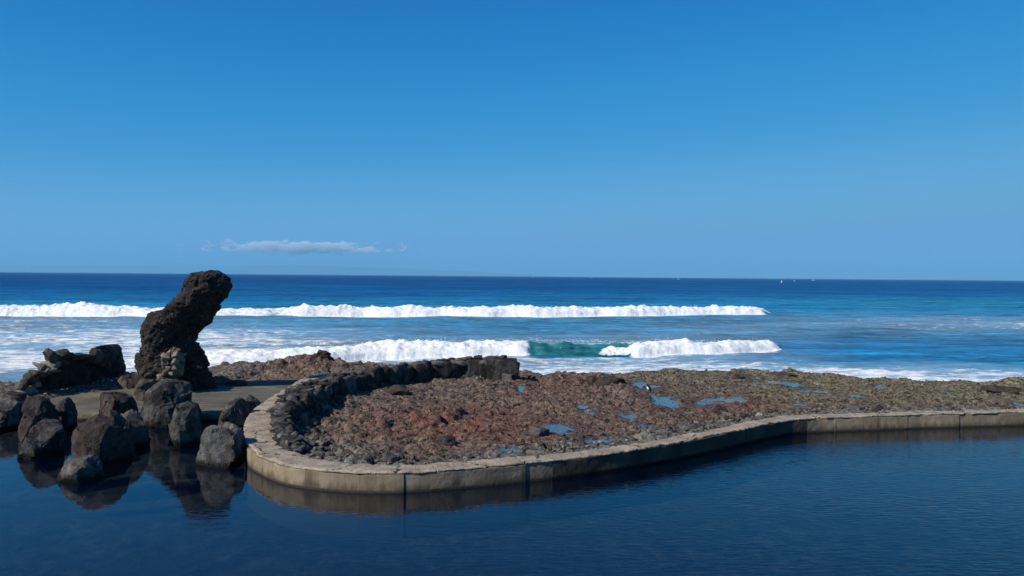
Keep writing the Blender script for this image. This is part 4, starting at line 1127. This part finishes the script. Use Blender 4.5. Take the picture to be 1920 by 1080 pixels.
# ------------------------------------------------------------------ loose rubble on the reef (stuff) and larger loose rocks (things)
VR, FR = ico(1)
def rubble(name, label, spots, mat, sub=1):
    Vv, Ff = ico(sub)
    cs, fs, n = [], [], 0
    for (x, y, s_) in spots:
        a = r.uniform(0, 6.28); ca, sa = math.cos(a), math.sin(a)
        v = Vv * np.array([r.uniform(.75, 1.2), r.uniform(.6, 1), r.uniform(.45, .8)]) * (1 + 0.22 * rng.normal(size=(len(Vv), 1)))
        v = v * s_
        v = np.stack([v[:, 0] * ca - v[:, 1] * sa, v[:, 0] * sa + v[:, 1] * ca, v[:, 2]], 1)
        cs.append(v + np.array([x, y, zat(x, y) + s_ * 0.22])); fs.append(Ff + n); n += len(Vv)
    me = raw_mesh(name, np.concatenate(cs), np.concatenate(fs), smooth=False)
    return tag(link(name, me, mat), label, kind='stuff')
spots = []
inside = lambda x, y: float(bilerp(SDL, cx[0], cy[0], 0.3, np.array([x]), np.array([y]))[0])
while len(spots) < 2600:
    x, y = r.uniform(-9, 26), r.uniform(21, 45)
    dwx = float(bilerp(dw, cx[0], cy[0], .3, np.array([x]), np.array([y]))[0])
    if inside(x, y) < 0.9 or zat(x, y) < 0.1 or dwx < 0.75: continue
    if any(((x - e[0]) / e[2]) ** 2 + ((y - e[1]) / e[3]) ** 2 < 1 for e in pool_geo): continue
    pr_ = 0.30 + 0.7 * (dwx < 2.0) 
    if r.random() > pr_: continue
    spots.append((x, y, r.uniform(0.03, 0.11) * (1.2 if dwx < 2.2 else 0.9)))
rubble("loose_rubble", "small loose grey brown stones strewn over the lava reef", spots, M_RUIN_DARK)
pale = []
while len(pale) < 260:
    i = r.randrange(300, len(OUT) - 200); d = r.uniform(0.85, 1.7)
    x, y = OUT[i] + NRM[i] * d
    if x < -4 and y > 24: continue
    pale.append((float(x), float(y), r.uniform(0.025, 0.07)))
rubble("pale_pebbles", "pale pebbles gathered along the inner edge of the concrete wall", pale, M_MORTAR_STONE)

def loose(label, px, py, w, h, mat, seed, lump=.08, name="rock", cat="rock"):
    x, y, _ = at_z(px, py + h * .4, 0.42)
    z = zat(x, y)
    m = y / FPX
    me = stone_variant(seed, 4, nface=11, p=50, lump=lump * 2); me.materials.append(mat)
    o = link(name, me, loc=(x, y + w * m * .35, z + h * m * .12)); o.scale = (w * m * .58, w * m * .48, h * m * .62); o.rotation_euler = (0, 0, r.uniform(-.4, .4))
    return tag(o, label, cat, "larger loose rocks on the reef")
loose("pointed dark grey rock nearest the coping, below the red lava patch", 732, 856, 34, 26, M_STONE_LIGHT, 201)
loose("reddish rock lying in the rubble left of the pointed dark grey one", 652, 848, 26, 20, M_BASALT_BROWN, 202)
loose("dark humped rock at the front of the red lava patch", 838, 823, 34, 20, M_LAVA_BLACK, 203)
loose("round grey rock left of the front tide pool", 1012, 808, 34, 22, M_BASALT_GREY, 204)
loose("low grey rock behind the coping where the wall straightens", 1305, 800, 44, 16, M_BASALT_GREY, 205)
loose("grey rock on the coping edge left of the wall bend with black hollow", 1604, 765, 34, 14, M_STONE_LIGHT, 206)
loose("black rock right beside the grey one at the right coping edge", 1652, 764, 18, 14, M_STONE, 207)
loose("flat olive topped rock at the foot of the stone wall end", 940, 714, 44, 12, M_RUIN_DARK, 208)
loose("broad brown rock rising on the seaward rim, centre of the reef", 1140, 715, 60, 24, M_LAVA_BLACK, 209)
loose("rounded brown rock on the seaward rim, right of the broad one", 1466, 697, 46, 16, M_RUIN_DARK, 210)
loose("small brown hump on the seaward rim, left of the rounded one", 1398, 700, 44, 12, M_RUIN_DARK, 211)
loose("dark humped rock by the sea at the right edge of the photo", 1885, 727, 70, 20, M_LAVA_BLACK, 212)
loose("dark rock beside the long tide pool, in the red patch", 1352, 768, 26, 22, M_LAVA_BLACK, 213)
loose("knobbly dark rock left of the two largest tide pools", 1112, 712, 26, 22, M_LAVA_BLACK, 214)
loose("small pale stone lying near the coping beside the wet hollow", 954, 850, 9, 7, M_MORTAR_STONE, 215)
loose("pale stone on the coping edge, left of the wall bend", 1424, 781, 12, 9, M_MORTAR_STONE, 216)
loose("smooth grey rock at the foot of the stone bank, by the front rubble", 566, 826, 40, 30, M_STONE_LIGHT, 217)
loose("brown rock at the foot of the dark stone wall, at its middle", 745, 733, 46, 20, M_LAVA_BLACK, 218)
loose("dark clinkery hump behind the platform, right of the monument", 432, 706, 60, 26, M_LAVA_BLACK, 219)
loose("dark lump crowning the red mound behind the platform", 604, 682, 34, 18, M_LAVA_BLACK, 220)

# ------------------------------------------------------------------ bird by a tide pool
def plain(name, color, rough=0.6):
    k = NT(name); n = k.noise(None, 6, 3)
    return k.done(k.bsdf(k.mix(k.math('MULTIPLY', n, 0.3), color, tuple(min(1, x * 0.7) for x in color)), rough))
M_BLACK = plain("black_feathers", (0.012, 0.012, 0.014)); M_WHITE = plain("white_paint", (0.78, 0.78, 0.76), 0.45); M_REDBILL = plain("bill_orange", (0.45, 0.12, 0.03))
def lathe(name, prof, seg=14):
    a = np.linspace(0, 2 * np.pi, seg, endpoint=False)
    p = np.array(prof, float)
    co = np.stack([p[:, :1] * np.cos(a), p[:, :1] * np.sin(a), p[:, 1:2] + 0 * a], -1)
    idx = np.arange(len(p) * seg).reshape(len(p), seg)
    me = bpy.data.meshes.new(name)
    me.from_pydata([tuple(v) for v in co.reshape(-1, 3)], [], [tuple(q) for q in grid_faces(len(p), seg, wrap=True)] + [tuple(idx[0][::-1]), tuple(idx[-1])])
    for q in me.polygons: q.use_smooth = True
    return me
bx, by, _ = at_z(1217, 737, 0.42); bz = zat(bx, by)
bird = empty("bird", (bx, by, bz), "small black and white bird standing at the edge of a tide pool", "bird")
bme = lathe("bird_body", [(0.005, -0.20), (0.03, -0.16), (0.05, -0.10), (0.075, -0.02), (0.075, 0.05), (0.05, 0.10), (0.034, 0.13), (0.04, 0.165), (0.036, 0.19), (0.012, 0.215)])
b = link("bird_body", bme, M_BLACK, bird, (0, 0, 0.22)); b.rotation_euler = (0, math.radians(-28), 0)
bre = link("breast", lathe("breast", [(0.01, -0.09), (0.05, -0.05), (0.06, 0.0), (0.045, 0.06), (0.01, 0.09)]), M_WHITE, bird, (-0.045, -0.02, 0.20)); bre.rotation_euler = (0, math.radians(-28), 0)
bl = link("bill", lathe("bill", [(0.011, 0), (0.008, 0.04), (0.002, 0.075)], 8), M_REDBILL, bird, (-0.115, 0, 0.385)); bl.rotation_euler = (0, math.radians(-100), 0)
for d in (-0.025, 0.025):
    link("leg", lathe("leg", [(0.008, 0), (0.006, 0.06), (0.008, 0.15)], 8), M_REDBILL, bird, (0.0, d, 0.0))

# ------------------------------------------------------------------ boats and buoys far out
M_HULL = plain("boat_hull", (0.80, 0.80, 0.78), 0.4); M_GLASS = plain("boat_glass", (0.02, 0.03, 0.04), 0.1); M_STRIPE = plain("boat_blue", (0.03, 0.07, 0.20), 0.4); M_CREAM = plain("cream_paint", (0.75, 0.70, 0.50), 0.5); M_DKFLOAT = plain("float_dark", (0.05, 0.045, 0.03), 0.6)
def hull_mesh(L_, W_, H_):
    secs = 12; rows_ = []
    for i in range(secs):
        t = i / (secs - 1); wv = W_ / 2 * (1 - max(0, (t - .45) / .55) ** 2.2) * (0.85 + .15 * min(1, t / .3)); sh = H_ * (1 + 0.35 * max(0, t - .4) ** 1.5)
        xx = -L_ / 2 + L_ * t
        rows_.append([(xx, -wv, sh), (xx - .02, -wv * .85, H_ * .3), (xx - .25 * t, -wv * .35, -0.35), (xx - .25 * t, wv * .35, -0.35), (xx - .02, wv * .85, H_ * .3), (xx, wv, sh)])
    co = np.array(rows_); idx = np.arange(secs * 6).reshape(secs, 6)
    me = bpy.data.meshes.new("hull")
    me.from_pydata([tuple(v) for v in co.reshape(-1, 3)], [], [tuple(q) for q in grid_faces(secs, 6)] + [(idx[i, 0], idx[i + 1, 0], idx[i + 1, 5], idx[i, 5]) for i in range(secs - 1)] + [tuple(idx[0]), tuple(idx[-1][::-1])])
    return me
def box_mesh(name, sx, sy, sz, taper=0.8):
    v = [(-sx, -sy, 0), (sx, -sy, 0), (sx, sy, 0), (-sx, sy, 0), (-sx * .95, -sy * .9, sz), (sx * taper, -sy * .9, sz), (sx * taper, sy * .9, sz), (-sx * .95, sy * .9, sz)]
    me = bpy.data.meshes.new(name); me.from_pydata(v, [], [(3, 2, 1, 0), (4, 5, 6, 7), (0, 1, 5, 4), (1, 2, 6, 5), (2, 3, 7, 6), (3, 0, 4, 7)])
    return me
def boat(px, py, D, length, label, heading=0.0, sail=False):
    x, y, z = at_y(px, py, D)
    o = empty("boat", (x, y, SEA), label, "boat", "boats far out near the horizon"); o.rotation_euler = (0, 0, heading)
    link("hull", hull_mesh(length, length * .3, length * .12), M_HULL, o)
    link("cabin", box_mesh("cabin", length * .2, length * .1, length * .13), M_HULL, o, (-length * .02, 0, length * .12))
    link("windscreen", box_mesh("windscreen", length * .205, length * .103, length * .05, .9), M_GLASS, o, (-length * .02, 0, length * .17))
    link("mast", lathe("mast", [(0.06, 0), (0.05, length * .3), (0.03, length * (.9 if sail else .45))], 8), M_HULL, o, (0.1, 0, length * .2))
    if sail:
        me = bpy.data.meshes.new("sail"); t = .04
        v = [(-length * .35, -t, length * .28), (0.0, -t, length * .28), (0.0, -t, length * .95), (-length * .35, t, length * .28), (0.0, t, length * .28), (0.0, t, length * .95)]
        me.from_pydata(v, [], [(0, 1, 2), (5, 4, 3), (0, 3, 4, 1), (1, 4, 5, 2), (2, 5, 3, 0)]); link("sail", me, M_HULL, o)
    return o
boat(1273, 522, 2300, 9.5, "white motorboat on the horizon left of the buoys, alone", 0.15)
boat(1525, 526, 2300, 8.5, "white motorboat near the horizon, rightmost of the far boats", -0.2)
boat(999.5, 519.6, 3000, 5, "tiny white sailing boat far out, leftmost of the far boats", 0.3, True)
boat(1110, 520, 3500, 8, "tiny white boat far out between the leftmost sail and the motorboat", 0.0)
def buoy(px, py, D, s_, label, upper, mark):
    x, y, z = at_y(px, py, D)
    o = empty("buoy", (x, y, SEA), label, "buoy", "marker buoys beyond the breakers")
    link("float", lathe("float", [(0.5 * s_, -0.4), (1.0 * s_, -0.1), (1.0 * s_, 0.45 * s_), (0.7 * s_, 0.6 * s_)], 18), M_DKFLOAT, o)
    link("tower", lathe("tower", [(0.72 * s_, 0.55 * s_), (0.5 * s_, 1.6 * s_), (0.42 * s_, 2.6 * s_)], 14), upper, o)
    link("lantern", lathe("lantern", [(0.55 * s_, 2.6 * s_), (0.55 * s_, 3.1 * s_), (0.2 * s_, 3.4 * s_)], 14), mark, o)
buoy(1465.5, 533, 900, 1.0, "pale cream buoy with dark float, nearest of the markers", M_CREAM, M_HULL)
buoy(1489, 530, 1300, 0.8, "white buoy a little farther out, right of the cream one", M_HULL, M_HULL)
# ------------------------------------------------------------------ far island, haze and the cloud bank above it
ID = 40000.0
ia = np.linspace(-34000, 3300, 140); ib_ = np.linspace(-3500, 3500, 24)
IX, IY = np.meshgrid(ia, ib_)
ridge_ = np.interp(ia * 0.76, [-26000, -21000, -17000, -13000, -9500, -7000, -4500, -2000, 800, 2500], [180, 300, 390, 450, 470, 450, 400, 280, 100, -20])
IZ = ridge_[None, :] * np.clip(1 - (np.abs(IY) / 3500) ** 1.6, 0, 1) * (1 + 0.22 * fbm(IX / 2600, IY / 1800, octs=5, gain=.55)) - 30
IZ = np.minimum(IZ, 540)
k = NT("far_island_rock")
M_ISL = k.done(k.bsdf(k.mix(k.maprange(k.noise(None, 0.0006, 6), .4, .6), (0.040, 0.040, 0.032), (0.026, 0.034, 0.024)), 0.95))
me = raw_mesh("island", np.stack([IX, IY, IZ], -1).reshape(-1, 3), grid_faces(24, 140))
tag(link("island", me, M_ISL, loc=(0, ID, 0)), "faint mountainous island far across the sea under the cloud", kind='structure')
HAZE = 1
if HAZE:
    k = NT("haze_air")
    pv = k.n('VolumePrincipled'); pv.inputs['Density'].default_value = 6.2e-5; pv.inputs['Color'].default_value = (0.30, 0.72, 1.0, 1); pv.inputs['Anisotropy'].default_value = 0.0
    k.t.links.new(pv.outputs[0], k.out.inputs['Volume'])
    x0, x1, y0, y1, z0, z1 = -62000, 62000, -3000, 56000, -4.0, 560.0
    me = bpy.data.meshes.new("haze")
    me.from_pydata([(x, y, z) for z in (z0, z1) for y in (y0, y1) for x in (x0, x1)], [], [(0, 2, 3, 1), (4, 5, 7, 6), (0, 1, 5, 4), (1, 3, 7, 5), (3, 2, 6, 7), (2, 0, 4, 6)])
    tag(link("haze", me, k.m), "thin blue sea haze filling the air out to the far island", kind='stuff')
sc.cycles.volume_bounces = 3
k = NT("cloud_vapour")
pv = k.n('VolumePrincipled'); pv.inputs['Color'].default_value = (0.98, 0.98, 0.98, 1); pv.inputs['Anisotropy'].default_value = -0.35
p0 = k.tc
nn_ = k.noise(k.map(p0, (1 / 480, 1 / 1200, 1 / 200)), 1.0, 7, 0.66)
ln = k.n('VectorMath'); ln.operation = 'LENGTH'; k.set(ln.inputs[0], k.map(p0, (1 / 5200, 1 / 1450, 1 / 380)))
fall = k.maprange(ln.outputs['Value'], 0.12, 1.0, 0.27, -0.30)
wisp = k.math('ADD', k.math('MULTIPLY', k.math('SUBTRACT', nn_, 0.5), 1.7), fall)
k.set(pv.inputs['Density'], k.math('MULTIPLY', k.maprange(wisp, 0.0, 0.12), 0.012))
k.t.links.new(pv.outputs[0], k.out.inputs['Volume'])
V_, F_ = ico(3)
cX, _, cZ = at_y(560, 464, 31000)
me = raw_mesh("cloud", V_ * np.array([5300, 1500, 400]), F_)
tag(link("cloud", me, k.m, loc=(cX, 31000, cZ)), "thin white cloud bank low over the horizon, left of centre", "cloud")
print("verts", sum(len(m.vertices) for m in bpy.data.meshes), "stones", cnt)
